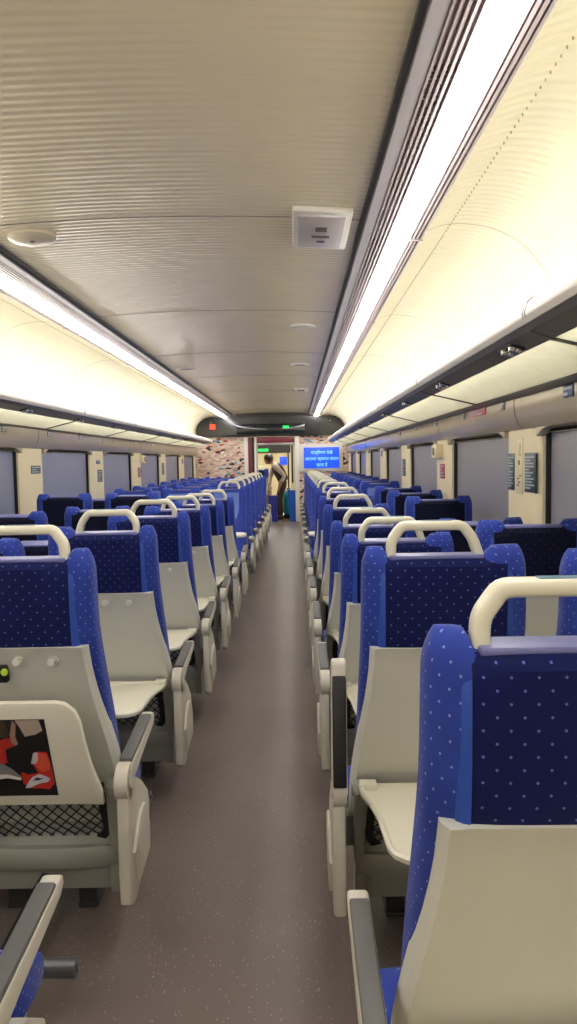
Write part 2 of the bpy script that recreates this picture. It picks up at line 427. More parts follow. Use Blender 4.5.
# portal
bm = bmesh.new()
add_box(bm, (-1.125, Y1 - .05, 0), (-1.04, Y1 + .1, 1.885), .01); add_box(bm, (-.01, Y1 - .05, 0), (.085, Y1 + .1, 1.885), .01)
add_box(bm, (-.90, Y1 - .03, 0), (-.865, Y1 + .1, 1.885), .005)
pt = tag(obj('door_1', bm, WHITE), kind='structure')
box_part('maroon_strip', -1.035, -.96, Y1 - .02, Y1 + .08, 0, 1.885, MAROON, pt)
box_part('dark_strip', -.955, -.905, Y1 - .01, Y1 + .08, 0, 1.885, GASK, pt)
box_part('header', DX0, DX1, Y1 - .04, Y1 + .08, DZ, 1.885, MAROON, pt, .006)
bm = bmesh.new(); add_box(bm, (DX0 - .02, Y1 + .0, 0), (DX0 + .015, Y1 + .06, DZ - .005), .004); add_box(bm, (DX0, Y1, DZ - .06), (DX1, Y1 + .06, DZ - .005), .004)
obj('door_frame', bm, METAL, pt)

# vestibule and the next coach, seen through the doorway
VY0, VY1 = Y1 + .1, 19.2
box_part('floor', -1.6, .6, VY0, 29, -.08, 0, mat('vestibule_floor', (150, 140, 132), .25), kind='structure')
box_part('wall_vestibule_left', -1.6, -1.5, VY0, VY1, 0, 2.3, CREAM, kind='structure')
box_part('wall_vestibule_right', .5, .6, VY0, VY1, 0, 2.3, CREAM, kind='structure')
box_part('ceiling', -1.6, .6, VY0, VY1, 2.1, 2.2, mat('vestibule_ceiling', (120, 118, 112), .4), kind='structure')
bm = bmesh.new(); add_box(bm, (-1.6, VY1, 0), (-1.02, VY1 + .08, 2.2)); add_box(bm, (-.12, VY1, 0), (.6, VY1 + .08, 2.2)); add_box(bm, (-1.02, VY1, 1.76), (-.12, VY1 + .08, 2.2))
tag(obj('wall_vestibule', bm, mat('vestibule_partition', (206, 200, 184), .4)), kind='structure')
bm = bmesh.new(); add_box(bm, (-.20, VY1 - .03, 0), (-.16, VY1, 1.76), .004); add_box(bm, (-1.02, VY1 - .03, 0), (-.99, VY1, 1.76), .004); add_box(bm, (-.10, VY1 - .03, .8), (-.06, VY1, 1.74), .004)
tag(obj('door_2', bm, GASK), kind='structure')
box_part('wall_next_left', -2.2, -2.1, VY1 + .1, 29, 0, 2.3, CREAM, kind='structure')
box_part('wall_next_right', 1.0, 1.1, VY1 + .1, 29, 0, 2.3, CREAM, kind='structure')
wne = box_part('wall_next_end', -2.2, 1.1, 29, 29.1, 0, 2.3, CREAM, kind='structure')
box_part('dark_band', -2.1, 1.0, 28.94, 28.998, 1.66, 2.28, FASC, wne)
box_part('ceiling', -2.2, 1.1, VY1 + .1, 29, 2.3, 2.4, mat('next_ceiling', (120, 120, 116), .4), kind='structure')

# ------------------------------------------------------------------ lamps
def light_line(s, nm):
    root = empty('ceiling_light', (CX + s * 1.0, 0, 2.30))
    tag(root, 'long glowing white light strip in a slatted channel along the %s of the ceiling' % nm, 'ceiling light')
    def part(name, prof, m, y0=Y0 + .02, y1=Y1 - .1, par=root, off=(0, 0, 0)):
        bm = bmesh.new(); add_prism(bm, [(s * (b - 1.0), z - 2.30) for b, z in prof], y0, y1); return obj(name, bm, m, par)
    part('channel_trim', [(.835, 2.372), (.835, 2.40), (.885, 2.40), (.885, 2.358), (.845, 2.360)], GREYT)
    part('gasket', [(.822, 2.368), (.822, 2.395), (.836, 2.395), (.836, 2.362)], GASK)
    # slots: a dark bed with thin bright slats
    bed = part('slat_bed', [(.885, 2.378), (.885, 2.40), (1.11, 2.40), (1.11, 2.362), (1.06, 2.36), (.97, 2.366)], GRILLED)
    bm = bmesh.new()
    for b in (.888, .905, .922, .939, .956):
        add_prism(bm, [(s * (b - 1.0), 2.356 - 2.30 - (b - .888) * .12), (s * (b - 1.0), 2.385 - 2.30), (s * (b + .008 - 1.0), 2.385 - 2.30), (s * (b + .008 - 1.0), 2.356 - 2.30 - (b - .888) * .12)], Y0 + .02, Y1 - .1)
    for b in (1.045, 1.062, 1.079, 1.096):
        add_prism(bm, [(s * (b - 1.0), 2.338 - 2.30), (s * (b - 1.0), 2.375 - 2.30), (s * (b + .010 - 1.0), 2.375 - 2.30), (s * (b + .010 - 1.0), 2.336 - 2.30)], Y0 + .02, Y1 - .1)
    obj('slat', bm, GRILLE, root)['kind'] = 'stuff'
    # plain stretches without holes between the slats
    for k in range(-1, 12):
        y = 1.45 + 1.5 * k
        if y + .6 > Y1 - .1: break
        bm = bmesh.new(); add_box(bm, tuple(sorted((s * -.111, s * -.04))[:1]) + (y, 2.362 - 2.30), tuple(sorted((s * -.111, s * -.04))[1:]) + (y + .55, 2.372 - 2.30))
        obj('blanking_plate', bm, GRILLE, root)
    for k in range(-1, 7):
        ya = 2.02 + 1.5 * k; bm = bmesh.new()
        for i in range(42):
            y = ya + .022 * i; lo, hi = sorted((s * -.110, s * -.046)); add_box(bm, (lo, y, 2.360 - 2.30), (hi, y + .008, 2.372 - 2.30))
        obj('grille_bars', bm, GRILLE, root)['kind'] = 'stuff'
    part('diffuser', [(.972, 2.365), (.970, 2.332), (.978, 2.323), (1.032, 2.318), (1.040, 2.325), (1.040, 2.362)], LAMP)
    for k in range(8):
        y = 1.42 + 2.03 * k
        if y > Y1 - .2: break
        bm = bmesh.new(); lo, hi = sorted((s * .044, s * .112)); add_box(bm, (lo, y, 2.331 - 2.30), (hi, y + .012, 2.34 - 2.30), .001)
        obj('joint_clip', bm, GRILLE, root)
light_line(-1, 'left'); light_line(1, 'right')

# ------------------------------------------------------------------ luggage racks
def rack(s, nm):
    root = empty('luggage_rack', (CX + s * 1.27, 0, 1.75))
    tag(root, 'overhead luggage rack with frosted glass panels along the %s wall' % nm, 'luggage rack')
    P = lambda b, z: (s * (b - 1.27), z - 1.75)
    y0, y1 = Y0 + .01, Y1 - .55
    bm = bmesh.new()
    lip = [(1.225, 1.785), (1.222, 1.80), (1.232, 1.828), (1.252, 1.848), (1.27, 1.852), (1.272, 1.842), (1.255, 1.83), (1.245, 1.80), (1.25, 1.775), (1.235, 1.77)]
    add_prism(bm, [P(*p) for p in lip], y0, y1); obj('lip', bm, LIPM, root, 60)
    bm = bmesh.new()
    und = [(1.236, 1.768), (1.25, 1.752), (1.325, 1.728), (1.325, 1.742), (1.25, 1.775)]
    add_prism(bm, [P(*p) for p in und], y0, y1)
    add_prism(bm, [P(*p) for p in [(1.57, 1.668), (1.655, 1.652), (1.66, 1.70), (1.57, 1.682)]], y0, y1)
    obj('underside_panel', bm, DARKR, root, 30)
    seams = [2.37 + 2.03 * k for k in range(-2, 8)]; seams = [y for y in seams if y0 + .2 < y < y1 - .2]
    ed = [y0] + seams + [y1]
    for a, b in zip(ed, ed[1:]):
        bm = bmesh.new()
        add_prism(bm, [P(*p) for p in [(1.325, 1.731), (1.572, 1.671), (1.572, 1.679), (1.325, 1.739)]], a + .012, b - .012)
        obj('glass_panel', bm, FROST, root)
    for y in seams:
        bars = bmesh.new(); add_prism(bars, [P(*p) for p in [(1.25, 1.749), (1.325, 1.725), (1.572, 1.665), (1.60, 1.664), (1.60, 1.685), (1.572, 1.685), (1.325, 1.745), (1.25, 1.77)]], y - .012, y + .012)
        obj('cross_bar', bars, DARKR, root)
    for y in seams:
      for dy in (.035, .06):
        bm = bmesh.new(); add_prism(bm, [P(b - .0015, z + .0006) for b, z in lip[:5]] + [P(b + .004, z - .003) for b, z in lip[:5][::-1]], y - dy, y - dy + .006)
        obj('lip_joint', bm, GREYN, root)
    # lighting strip hidden on top of the rack
    bm = bmesh.new(); add_prism(bm, [P(*p) for p in [(1.285, 1.775), (1.285, 1.80), (1.31, 1.80), (1.31, 1.775)]], y0 + .05, y1 - .05); obj('light_strip', bm, LAMP2, root)
    # reading light clusters
    y = 2.68 - 2.5
    while y < y1 - .3:
        bm = bmesh.new(); zc = 1.739 - 1.75
        sl = Matrix.Translation((s * (1.287 - 1.27), y, zc)) @ Matrix.Rotation(s * .31, 4, 'Y')
        add_box(bm, (-.026, -.085, -.004), (.026, .085, .010), .003, 2, sl)
        rl = obj('reading_light', bm, BLACK, root)
        for dy in (-.045, .045):
            bm = bmesh.new(); add_cyl(bm, sl @ Vector((0, dy, 0)), sl @ Vector((0, dy, -.016)), .025, 16, .019); obj('knob', bm, CHROME, rl)
        bm = bmesh.new(); add_cyl(bm, sl @ Vector((.008, 0, 0)), sl @ Vector((.008, 0, -.009)), .008, 10); obj('switch', bm, CHROME, rl)
        y += 1.25
rack(-1, 'left'); rack(1, 'right')

# ================================================================== SEATS
def yr(z):
    t = 1 - (z - .30) / .60
    return .118 * (t + math.sqrt(t * t + .006))
def ztop(x, s=0):
    a = abs(x); q = (.150 if x * s > 0 else .105) if s else .112
    return 1.112 + .026 * sm(q - .006, q + .014, a) - .010 * sm(.196, .216, a)
ME = {}
def cached(key, fn):
    if key not in ME: ME[key] = fn()
    return ME[key]

def back_mesh(m, s=0):
    bm = bmesh.new(); rings = []
    N = 44
    levels = [(.36 + (1.0 - .36) * i / 13, 0, 1.0) for i in range(14)]
    def ring(z, k, hw):
        out = []
        for i in range(N):
            a = 2 * PI * (i + .5) / N
            ca, sa = math.cos(a), math.sin(a)
            px = math.copysign(abs(ca) ** .42, ca) * hw; py = math.copysign(abs(sa) ** .50, sa)
            out.append((px, py))
        return out
    specs = []
    for i in range(15): specs.append((i / 14 * .92, 1.0, 1.0))
    for t in (.94, .96, .975, .988, .996, 1.0): specs.append((t, math.sqrt(max(.04, 1 - ((t - .92) / .08) ** 2 * .96)), 1 - .07 * ((t - .92) / .08) ** 3))
    for t, ky, kx in specs:
        row = []
        hw0 = .215 + .012 * (1 - t)
        for px, py in ring(0, 0, hw0 * kx):
            z = .36 + t * (ztop(px, s) - .36)
            zr = .36 + t * .74
            r = yr(zr); th = .085 + .03 * sm(.95, .45, zr) + .030 * sm(.11, .20, abs(px)) * sm(.40, .62, zr)
            mid = r + th / 2
            row.append(bm.verts.new((px, mid + py * th / 2 * ky, z)))
        rings.append(row)
    for a, b in zip(rings, rings[1:]):
        for i in range(N): bm.faces.new((a[i], a[(i + 1) % N], b[(i + 1) % N], b[i]))
    bm.faces.new(rings[0][::-1])
    # close the top with strips between the front and rear half
    top_ = rings[-1]; h = N // 2
    for i in range(h - 1):
        bm.faces.new((top_[i], top_[i + 1], top_[N - 2 - i], top_[N - 1 - i]))
    return finish(bm, 'seat_back', m, 60)

def grid_sheet(name, m, xs, zs, fn, th, hw=None, rim=0):
    """thin curved panel: fn(x,z)->y of the rear face, thickness th towards +y"""
    bm = bmesh.new(); A = []; B = []
    for z in zs:
        ra, rb = [], []
        for u in xs:
            x = u * hw(z) if hw else u
            y = fn(x, z) - (rim * sm(.86, .97, abs(u)) if rim else 0)
            ra.append(bm.verts.new((x, y, z))); rb.append(bm.verts.new((x, fn(x, z) + th, z)))
        A.append(ra); B.append(rb)
    nz, nx = len(zs), len(xs)
    for j in range(nz - 1):
        for i in range(nx - 1):
            bm.faces.new((A[j][i], A[j][i + 1], A[j + 1][i + 1], A[j + 1][i])); bm.faces.new((B[j][i], B[j + 1][i], B[j + 1][i + 1], B[j][i + 1]))
    for j in range(nz - 1):
        bm.faces.new((A[j][0], A[j + 1][0], B[j + 1][0], B[j][0])); bm.faces.new((A[j][-1], B[j][-1], B[j + 1][-1], A[j + 1][-1]))
    for i in range(nx - 1):
        bm.faces.new((A[0][i], B[0][i], B[0][i + 1], A[0][i + 1])); bm.faces.new((A[-1][i], A[-1][i + 1], B[-1][i + 1], B[-1][i]))
    return finish(bm, name, m, 40)
lsp = lambda a, b, n: [a + (b - a) * i / (n - 1) for i in range(n)]

def shell_mesh():
    xs = [-1, -.985, -.95, -.9, -.84, -.6, -.3, 0, .3, .6, .84, .9, .95, .985, 1]
    zs = lsp(.24, .858, 13) + [.869, .875]
    hw = lambda z: .198 + .046 * sm(.86, .38, z)
    def fn(x, z):
        u = abs(x) / hw(z)
        return yr(z) - .010 + .008 * (1 - u * u) * sm(.9, .6, z) + .03 * sm(.93, 1.02, u) - .006 * sm(.855, .873, z)
    return grid_sheet('rear_shell', SHELL, xs, zs, fn, .03, hw, .007)
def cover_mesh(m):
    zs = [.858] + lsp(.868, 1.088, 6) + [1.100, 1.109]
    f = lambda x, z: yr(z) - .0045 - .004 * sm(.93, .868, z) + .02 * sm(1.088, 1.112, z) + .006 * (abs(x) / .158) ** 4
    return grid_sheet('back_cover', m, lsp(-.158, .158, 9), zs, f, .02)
def ribbon_mesh(s):
    bm = bmesh.new()
    zs = lsp(.860, 1.10, 8)
    if 1:
        xs = lsp(s * .159, s * .177, 3) if s > 0 else lsp(-.177, -.159, 3)
        A = []
        for z in zs:
            A.append([bm.verts.new((x, yr(z) - .0055 - .004 * sm(.93, .868, z) + .003 * ((abs(x) - .168) / .009) ** 2 + .024 * sm(1.08, 1.11, z) + .014 * sm(.155, .18, abs(x)), z)) for x in xs])
        for j in range(len(zs) - 1):
            for i in range(2): bm.faces.new((A[j][i], A[j][i + 1], A[j + 1][i + 1], A[j + 1][i]))
    r = bmesh.ops.extrude_face_region(bm, geom=list(bm.faces))
    bmesh.ops.translate(bm, verts=[v for v in r['geom'] if isinstance(v, bmesh.types.BMVert)], vec=(0, .012, 0))
    return finish(bm, 'ribbon', RIB, 50)
def cap_mesh(s=0):
    bm = bmesh.new(); a, b = (-.108, .108) if not s else ((-.100, .145) if s > 0 else (-.145, .100)); add_box(bm, (a, .014, 1.104), (b, .080, 1.1165), .004); return finish(bm, 'top_cap', CAPM)
def handle_mesh(s):
    bm = bmesh.new()
    P_ = [(.140, 1.09), (.138, 1.152), (.110, 1.192), (-.050, 1.192), (-.076, 1.158), (-.100, 1.09)]
    pts_ = fillet([Vector((s * x, .045, z)) for x, z in P_], .014, 4)
    add_sweep(bm, pts_, rrect(.016, .0125, .005, 1)); return finish(bm, 'grab_handle', HANDM, 50)
def sticker_mesh(s):
    bm = bmesh.new(); c = s * .02; add_box(bm, (c - .04, .034, 1.2043), (c + .04, .056, 1.2056)); return finish(bm, 'seat_sticker', STICK)
def cushion_mesh():
    bm = bmesh.new(); prof = [(.265, .33), (.265, .398), (.29, .401), (.36, .403), (.415, .397), (.440, .375), (.445, .345), (.43, .325), (.38, .318)]
    p = fillet([Vector((y, z, 0)) for y, z in prof + prof[:1]], .02, 2)[:-1]
    X = [(-.245, .86), (-.239, .95), (-.205, 1.0), (-.1, .995), (0, .985), (.1, .995), (.205, 1.0), (.239, .95), (.245, .86)]
    rings = []
    for x, k in X:
        rings.append([bm.verts.new((x, .35 + (v.x - .35) * k, .36 + (v.y - .36) * k)) for v in p])
    n = len(p)
    for a, b in zip(rings, rings[1:]):
        for i in range(n): bm.faces.new((a[i], a[(i + 1) % n], b[(i + 1) % n], b[i]))
    bm.faces.new(rings[0]); bm.faces.new(rings[-1][::-1])
    return finish(bm, 'seat_cushion', FAB, 50)
def headrest_mesh():
    zs = [.76, .77] + lsp(.80, 1.04, 8) + [1.06, 1.07]
    return grid_sheet('headrest_panel', PLAINB, lsp(-.14, .14, 9), zs, lambda x, z: yr(z) + .070 - .0 , .026 + .0, None, 0)
def housing_mesh():
    bm = bmesh.new()
    prof = [(.19, .225), (.185, .16), (.200, .085), (.25, .08), (.38, .16), (.40, .31), (.30, .315), (.26, .29)]
    add_prism(bm, prof, -.222, .222, 'x', .008)
    return finish(bm, 'base_housing', HOUS, 40)
def housing_band():
    bm = bmesh.new(); xs = lsp(-.232, .232, 9)
    A = []
    for x in xs:
        d = .02 * (x / .232) ** 2
        A.append([bm.verts.new((x, y + d, z)) for y, z in ((.165, .226), (.157, .215), (.160, .168), (.167, .160), (.215, .160), (.215, .226))])
    for a, b in zip(A, A[1:]):
        for i in range(6): bm.faces.new((a[i], a[(i + 1) % 6], b[(i + 1) % 6], b[i]))
    bm.faces.new(A[0]); bm.faces.new(A[-1][::-1])
    add_box(bm, (-.234, .175, .085), (-.20, .235, .17), .004); add_box(bm, (.20, .175, .085), (.234, .235, .17), .004)
    return finish(bm, 'housing_band', HOUS, 40)
def leg_mesh(x):
    bm = bmesh.new(); add_box(bm, (x - .028, .24, 0), (x + .028, .30, .14), .006); add_box(bm, (x - .03, .235, 0), (x + .03, .41, .014), .004); add_box(bm, (x - .026, .36, 0), (x + .026, .40, .165), .006)
    return finish(bm, 'leg', mat('dark_grey_leg', (46, 46, 45), .5))
def foot_rod():
    bm = bmesh.new(); add_cyl(bm, (-.205, -.20, .109), (.205, -.20, .109), .0095, 12)
    return finish(bm, 'footrest', CHROME)
def foot_arm():
    bm = bmesh.new(); add_prism(bm, [(-.205, .100), (-.205, .118), (.10, .135), (.25, .14), (.25, .11), (.10, .105)], -.012, .012, 'x', .003)
    return finish(bm, 'footrest_arm', BLACK)
def foot_roller(q):
    bm = bmesh.new(); add_cyl(bm, (q * .118, -.20, .109), (q * .205, -.20, .109), .024, 18); add_cyl(bm, (q * .205, -.20, .109), (q * .212, -.20, .109), .008, 10)
    return finish(bm, 'foot_roller', mat('dark_grey_roller', (92, 92, 92), .35, metal=.4))
def net_mesh():
    bm = bmesh.new(); ny = lambda z: yr(z) - .045 - .012 * math.sin((z - .24) / .15 * PI)
    def P(x, z): return Vector((x, ny(z), z))
    def bar(p, q, r=.0022):
        for i in range(3):
            a = p + (q - p) * (i / 3); b = p + (q - p) * ((i + 1) / 3)
            add_cyl(bm, P(a.x, a.y), P(b.x, b.y), r, 5)
    z0, z1, x0, x1 = .236, .372, -.185, .185; st = .036
    k = x0 - (z1 - z0)
    while k < x1:
        for sgn in (1, -1):
            a = [k, z0 if sgn > 0 else z1]; b = [k + (z1 - z0), z1 if sgn > 0 else z0]
            if a[0] < x0: t = x0 - a[0]; a = [x0, a[1] + sgn * t]
            if b[0] > x1: t = b[0] - x1; b = [x1, b[1] - sgn * t]
            if b[0] - a[0] > .01: bar(Vector((a[0], a[1], 0)), Vector((b[0], b[1], 0)))
        k += st
    return finish(bm, 'net', NET, 60)
def net_frame():
    bm = bmesh.new(); ny = lambda z: yr(z) - .045
    pts_ = [Vector((-.185, ny(.395), .395)), Vector((-.19, ny(.262), .262)), Vector((-.165, ny(.232), .232)), Vector((.165, ny(.232), .232)), Vector((.19, ny(.262), .262)), Vector((.185, ny(.395), .395))]
    add_sweep(bm, fillet(pts_, .02, 4), rrect(.010, .011, .003, 2)); add_sweep(bm, [pts_[0], pts_[-1]], rrect(.006, .006, .002, 2))
    for s in (-1, 1): add_box(bm, (s * .178 - .012, ny(.41) - .01, .385), (s * .178 + .012, ny(.41) + .03, .425), .003)
    return finish(bm, 'pocket_frame', BLACK)
def arms_mesh(s):
    bm = bmesh.new(); x = s * .230
    prof = [(.165, .215), (.145, .29), (.125, .40), (.12, .43), (.135, .452), (.16, .458), (.185, .445), (.19, .40), (.21, .215)]
    add_prism(bm, prof, min(x - s * .022, x + s * .006), max(x - s * .022, x + s * .006), 'x', .004)
    add_cyl(bm, (x - s * .008, .15, .432), (x + s * .013, .15, .432), .017, 14)
    return finish(bm, 'tray_arm', HOUS)
def tray_outline(L, k=1):
    o = [(.222, 0), (.222, .045), (.214, .075), (.200, .13), (.190, .20), (.183, L - .065), (.172, L - .030), (.146, L - .006), (.12, L)]
    o = o + [(-x, v) for x, v in o[::-1]]
    return smooth_closed(o)
def smooth_closed(o): return o
def tray_mesh(L=.41):
    """flat on the x,y plane reaching towards -y from the hinge at the origin, top up"""
    o = tray_outline(L); bm = bmesh.new()
    def ringv(k, z): return [bm.verts.new((x * k if abs(x) < 1 else x, -(.5 * L + (v - .5 * L) * (1 - (1 - k) * .9)), z)) for x, v in o]
    R = [ringv(1, -.012), ringv(1.01, 0), ringv(.985, .006), ringv(.955, .005), ringv(.935, -.003)]
    Bt = ringv(.93, -.016)
    n = len(o)
    seq = [Bt] + R
    for a, b in zip(seq, seq[1:]):
        for i in range(n): bm.faces.new((a[i], a[(i + 1) % n], b[(i + 1) % n], b[i]))
    bm.faces.new(R[-1]); bm.faces.new(Bt[::-1])
    add_box(bm, (-.222, -.03, -.004), (-.174, .012, .013), .004); add_box(bm, (.174, -.03, -.004), (.222, .012, .013), .004)
    return finish(bm, 'tray_table', TRAYM, 30)
def end_panel(s):
    bm = bmesh.new(); x0 = s * .270; x1 = s * .302
    prof = [(.0, .50), (-.004, .30), (.0, .15), (.045, .125), (.085, .13), (.19, .19), (.265, .245), (.285, .30), (.27, .36), (.18, .43), (.09, .47), (.06, .52), (.02, .535)]
    add_prism(bm, prof, min(x0, x1), max(x0, x1), 'x', .006)
    return finish(bm, 'end_panel', PALE, 40)
def end_scoop(s):
    bm = bmesh.new(); xo = s * .302
    prof = [(.10 + .125 * math.cos(t * PI / 12 - .35), .20 + .17 * math.sin(t * PI / 12)) for t in range(0, 11)]
    prof = [(.07, .18)] + prof + [(.065, .30)]
    add_prism(bm, prof, min(xo, xo + s * .012), max(xo, xo + s * .012), 'x', .005)
    return finish(bm, 'end_scoop', PALE, 40)
def pivot_mesh(s, w_=.018, x=.284):
    bm = bmesh.new(); add_cyl(bm, (s * x - w_, .035, .487), (s * x + w_, .035, .487), .050, 22)
    add_cyl(bm, (s * x - w_ - .004, .035, .487), (s * x + w_ + .004, .035, .487), .020, 16)
    return finish(bm, 'pivot', PALE, 40)
def arm_mesh(w_=.020, L=.36):
    # built along +y from the pivot (origin), underside at z ~ .03
    bm = bmesh.new()
    prof = [(-.012, .0), (-.012, .03), (.0, .045), (L - .012, .080), (L, .074), (L + .004, .058), (L - .02, .040), (.12, .018), (.05, -.012)]
    add_prism(bm, prof, -w_, w_, 'x', .007); return finish(bm, 'armrest', PALE, 50)
def pad_mesh(m, w_=.018, L=.36):
    bm = bmesh.new()
    prof = [(.022, .042), (.022, .056), (L - .045, .0845), (L - .038, .078), (L - .045, .068)]
    add_prism(bm, prof, -w_, w_, 'x', .004); return finish(bm, 'armrest_pad', m, 50)

ROOTS = []
def seat(loc, rz, aisle, s, label, group, tray='down', arm='down', pocket=True, lean=(0, 0)):
    """s: side of the end panel / outer armrest in the seat's own x (+1 or -1)"""
    r = empty('train_seat', loc, rz); tag(r, label, 'train seat', group)
    link('seat_back', cached('back%d' % (s if aisle else 0), lambda: back_mesh(FAB, s if aisle else 0)), r)
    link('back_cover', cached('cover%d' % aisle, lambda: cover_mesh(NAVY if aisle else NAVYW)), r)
    for q in (-1, 1): link('ribbon', cached('rib%d' % q, lambda: ribbon_mesh(q)), r)
    link('top_cap', cached('cap%d' % (s if aisle else 0), lambda: cap_mesh(s if aisle else 0)), r)
    link('rear_shell', cached('shell', shell_mesh), r)
    link('headrest_panel', cached('head', headrest_mesh), r)
    link('seat_cushion', cached('cush', cushion_mesh), r)
    link('base_housing', cached('hous', housing_mesh), r)
    link('housing_band', cached('band', housing_band), r)
    for x in (-.11, .11): link('leg', cached('leg%.2f' % x, lambda: leg_mesh(x)), r)
    fr = link('footrest', cached('rod', foot_rod), r); [link('foot_roller', cached('roller%d' % q, lambda: foot_roller(q)), fr) for q in (-1, 1)]; link('footrest_arm', cached('farm', foot_arm), fr)
    if pocket:
        pf = link('pocket_frame', cached('nf', net_frame), r); link('net', cached('net', net_mesh), pf)
    for q in (-1, 1): link('tray_arm', cached('ta%d' % q, lambda: arms_mesh(q)), r)
    ty = .135
    if tray == 'down': link('tray_table', cached('tray', tray_mesh), r, (0, ty, .452))
    else:
        link('tray_table', cached('trayc', lambda: tray_mesh(.345)), r, (0, ty - .02, .395), (-PI / 2 + .30, 0, 0)).scale = (.92, 1, 1)
    if aisle:
        h = link('grab_handle', cached('hand%d' % s, lambda: handle_mesh(s)), r); link('seat_sticker', cached('stick%d' % s, lambda: sticker_mesh(s)), h)
        ep = link('end_panel', cached('ep%d' % s, lambda: end_panel(s)), r); link('end_scoop', cached('es%d' % s, lambda: end_scoop(s)), ep)
        link('pivot', cached('pv%d' % s, lambda: pivot_mesh(s)), r)
        a = link('armrest', cached('arm', arm_mesh), r, (s * .284, .035, .487), (1.52 if arm == 'up' else 0, 0, 0))
        p = link('armrest_pad', cached('pad' + ('b' if arm == 'up' else ''), lambda: pad_mesh(PADB if arm == 'up' else PAD)), a)
        link('bracket', cached('br%d' % s, lambda: bracket_mesh(s)), r)
    if s != 0:
        q = -s
        # slim armrest shared with the neighbour, carried by this seat
        if aisle or group.startswith('middle'):
            a = link('armrest', cached('arm2', lambda: arm_mesh(.009)), r, (q * .2490, .035, .487)); link('armrest_pad', cached('pad2', lambda: pad_mesh(PAD, .008)), a)
            link('pivot', cached('pv2%d' % q, lambda: pivot_mesh(q, .004, .2490)), r)
    if lean != (0, 0):
        a = math.radians(lean[0]); P_ = Vector((0, .25, .30)); Rm = Matrix.Rotation(a, 3, 'X')
        for c in r.children:
            if c.name.split('.')[0] in ('seat_back', 'back_cover', 'ribbon', 'top_cap', 'rear_shell', 'headrest_panel', 'grab_handle'):
                c.location = P_ - Rm @ P_ + Vector((0, 0, -lean[1])); c.rotation_euler = (a, 0, 0)
    ROOTS.append(r); return r
def bracket_mesh(s):
    bm = bmesh.new(); lo, hi = sorted((s * .215, s * .275)); add_box(bm, (lo, .20, .24), (hi, .26, .33), .004); return finish(bm, 'bracket', HOUS)

ORD = ['nearest', 'second', 'third', 'fourth', 'fifth', 'sixth', 'seventh', 'eighth', 'ninth', 'tenth', 'eleventh', 'twelfth', 'thirteenth', 'fourteenth', 'fifteenth', 'sixteenth']
def place(k): return 'nearest the camera' if k == 0 else '%s from the camera' % ORD[k]
# right-hand block: two seats per row, all facing away
NR = 16
LEAN_R = {2: (5, .035), 3: (7, .05), 4: (5, .035), 5: (4, .03), 6: (4, .02)}
for k in range(NR):
    y = .985 + .97 * k; turned = k >= 7
    yy, rz, ss = (y + .62, PI, 1) if turned else (y, 0, -1)
    lab = 'blue seat with ivory handle right of the aisle, %s, %s row' % ('facing the camera' if k >= 7 else 'facing away', ORD[k])
    if k == 0: lab = 'large blue dotted seat in the right foreground, cut by the photo edge'
    if k == 1: lab = 'blue seat right of the aisle with its black armrest folded up'
    if k == NR - 1: continue
    seat((.387, yy, 0), rz, 1, ss, lab, 'aisle seats on the right of the aisle', arm='up' if k == 1 else 'down', lean=(6, .03) if turned else LEAN_R.get(k, (0, 0)))
    if k >= 1:
        seat((.920, yy, 0), rz, 0, ss, 'blue seat along the right wall without handle, %s, %s row' % ('facing the camera' if turned else 'facing away', ORD[k]), 'window seats along the right wall', lean={3: (11, .02)}.get(k, (0, .015)))
# left-hand block: three seats per row; rows beyond the seventh are turned round
LEAN_L = {('aisle', 2): (2, .01), ('aisle', 3): (3, .015), ('aisle', 4): (5, .03), ('aisle', 5): (6, .05), ('aisle', 6): (6, .06),
          ('middle', 1): (6, .02), ('middle', 2): (8, .02), ('middle', 3): (16, .05), ('middle', 4): (6, .02), ('middle', 6): (8, .04), ('window', 4): (10, .02), ('window', 3): (6, .02), ('window', 6): (8, .03)}
NL = 14
for k in range(NL):
    y = 1.05 + .97 * k; turned = k >= 7
    for c, (x, kind) in enumerate(((-.775, 'aisle'), (-1.285, 'middle'), (-1.82, 'window'))):
        if k == 0 and kind != 'aisle': continue
        w1 = 'facing the camera' if turned else 'facing away'
        if kind == 'aisle':
            lab = 'blue seat with ivory handle left of the aisle, %s, %s row' % (w1, ORD[k])
            if k == 0: lab = 'blue seat at the bottom left corner, only its armrest and cushion in view'
            if k == 1: lab = 'large blue seat at left with a red and black picture on its folded tray'
            grp = 'aisle seats on the left of the aisle'
        else:
            lab = 'blue %s seat of the left-hand block, %s, %s row' % (kind, w1, ORD[k])
            grp = '%s seats in the left block' % kind
        yy = y + .62 if turned else y
        seat((x, yy, 0), PI if turned else 0, 1 if kind == 'aisle' else 0, (-1 if turned else 1), lab, grp, tray='up' if k == 1 and kind == 'aisle' else 'down', lean=(6, .03) if turned else LEAN_L.get((kind, k), (0, 0)))
# tables in the bays where the seats face each other
for s_, x0, x1, lab in ((-1, -1.05, -.50, 'small cream table between the facing seats on the left'), (1, .12, .62, 'small cream table between the facing seats on the right')):
    t = empty('bay_table', ((x0 + x1) / 2, 7.52, 0)); tag(t, lab, 'table')
    bm = bmesh.new(); hx = (x1 - x0) / 2; add_prism(bm, [(u, v) for u, v in rrect(hx, .17, .12, 6)], .625, .65, 'z', .006); obj('table_top', bm, TRAYM, t)
    bm = bmesh.new(); add_box(bm, (-.03, -.03, 0), (.03, .03, .626), .008); add_box(bm, (-.12, -.10, 0), (.12, .10, .02), .006); obj('pedestal', bm, HOUS, t)

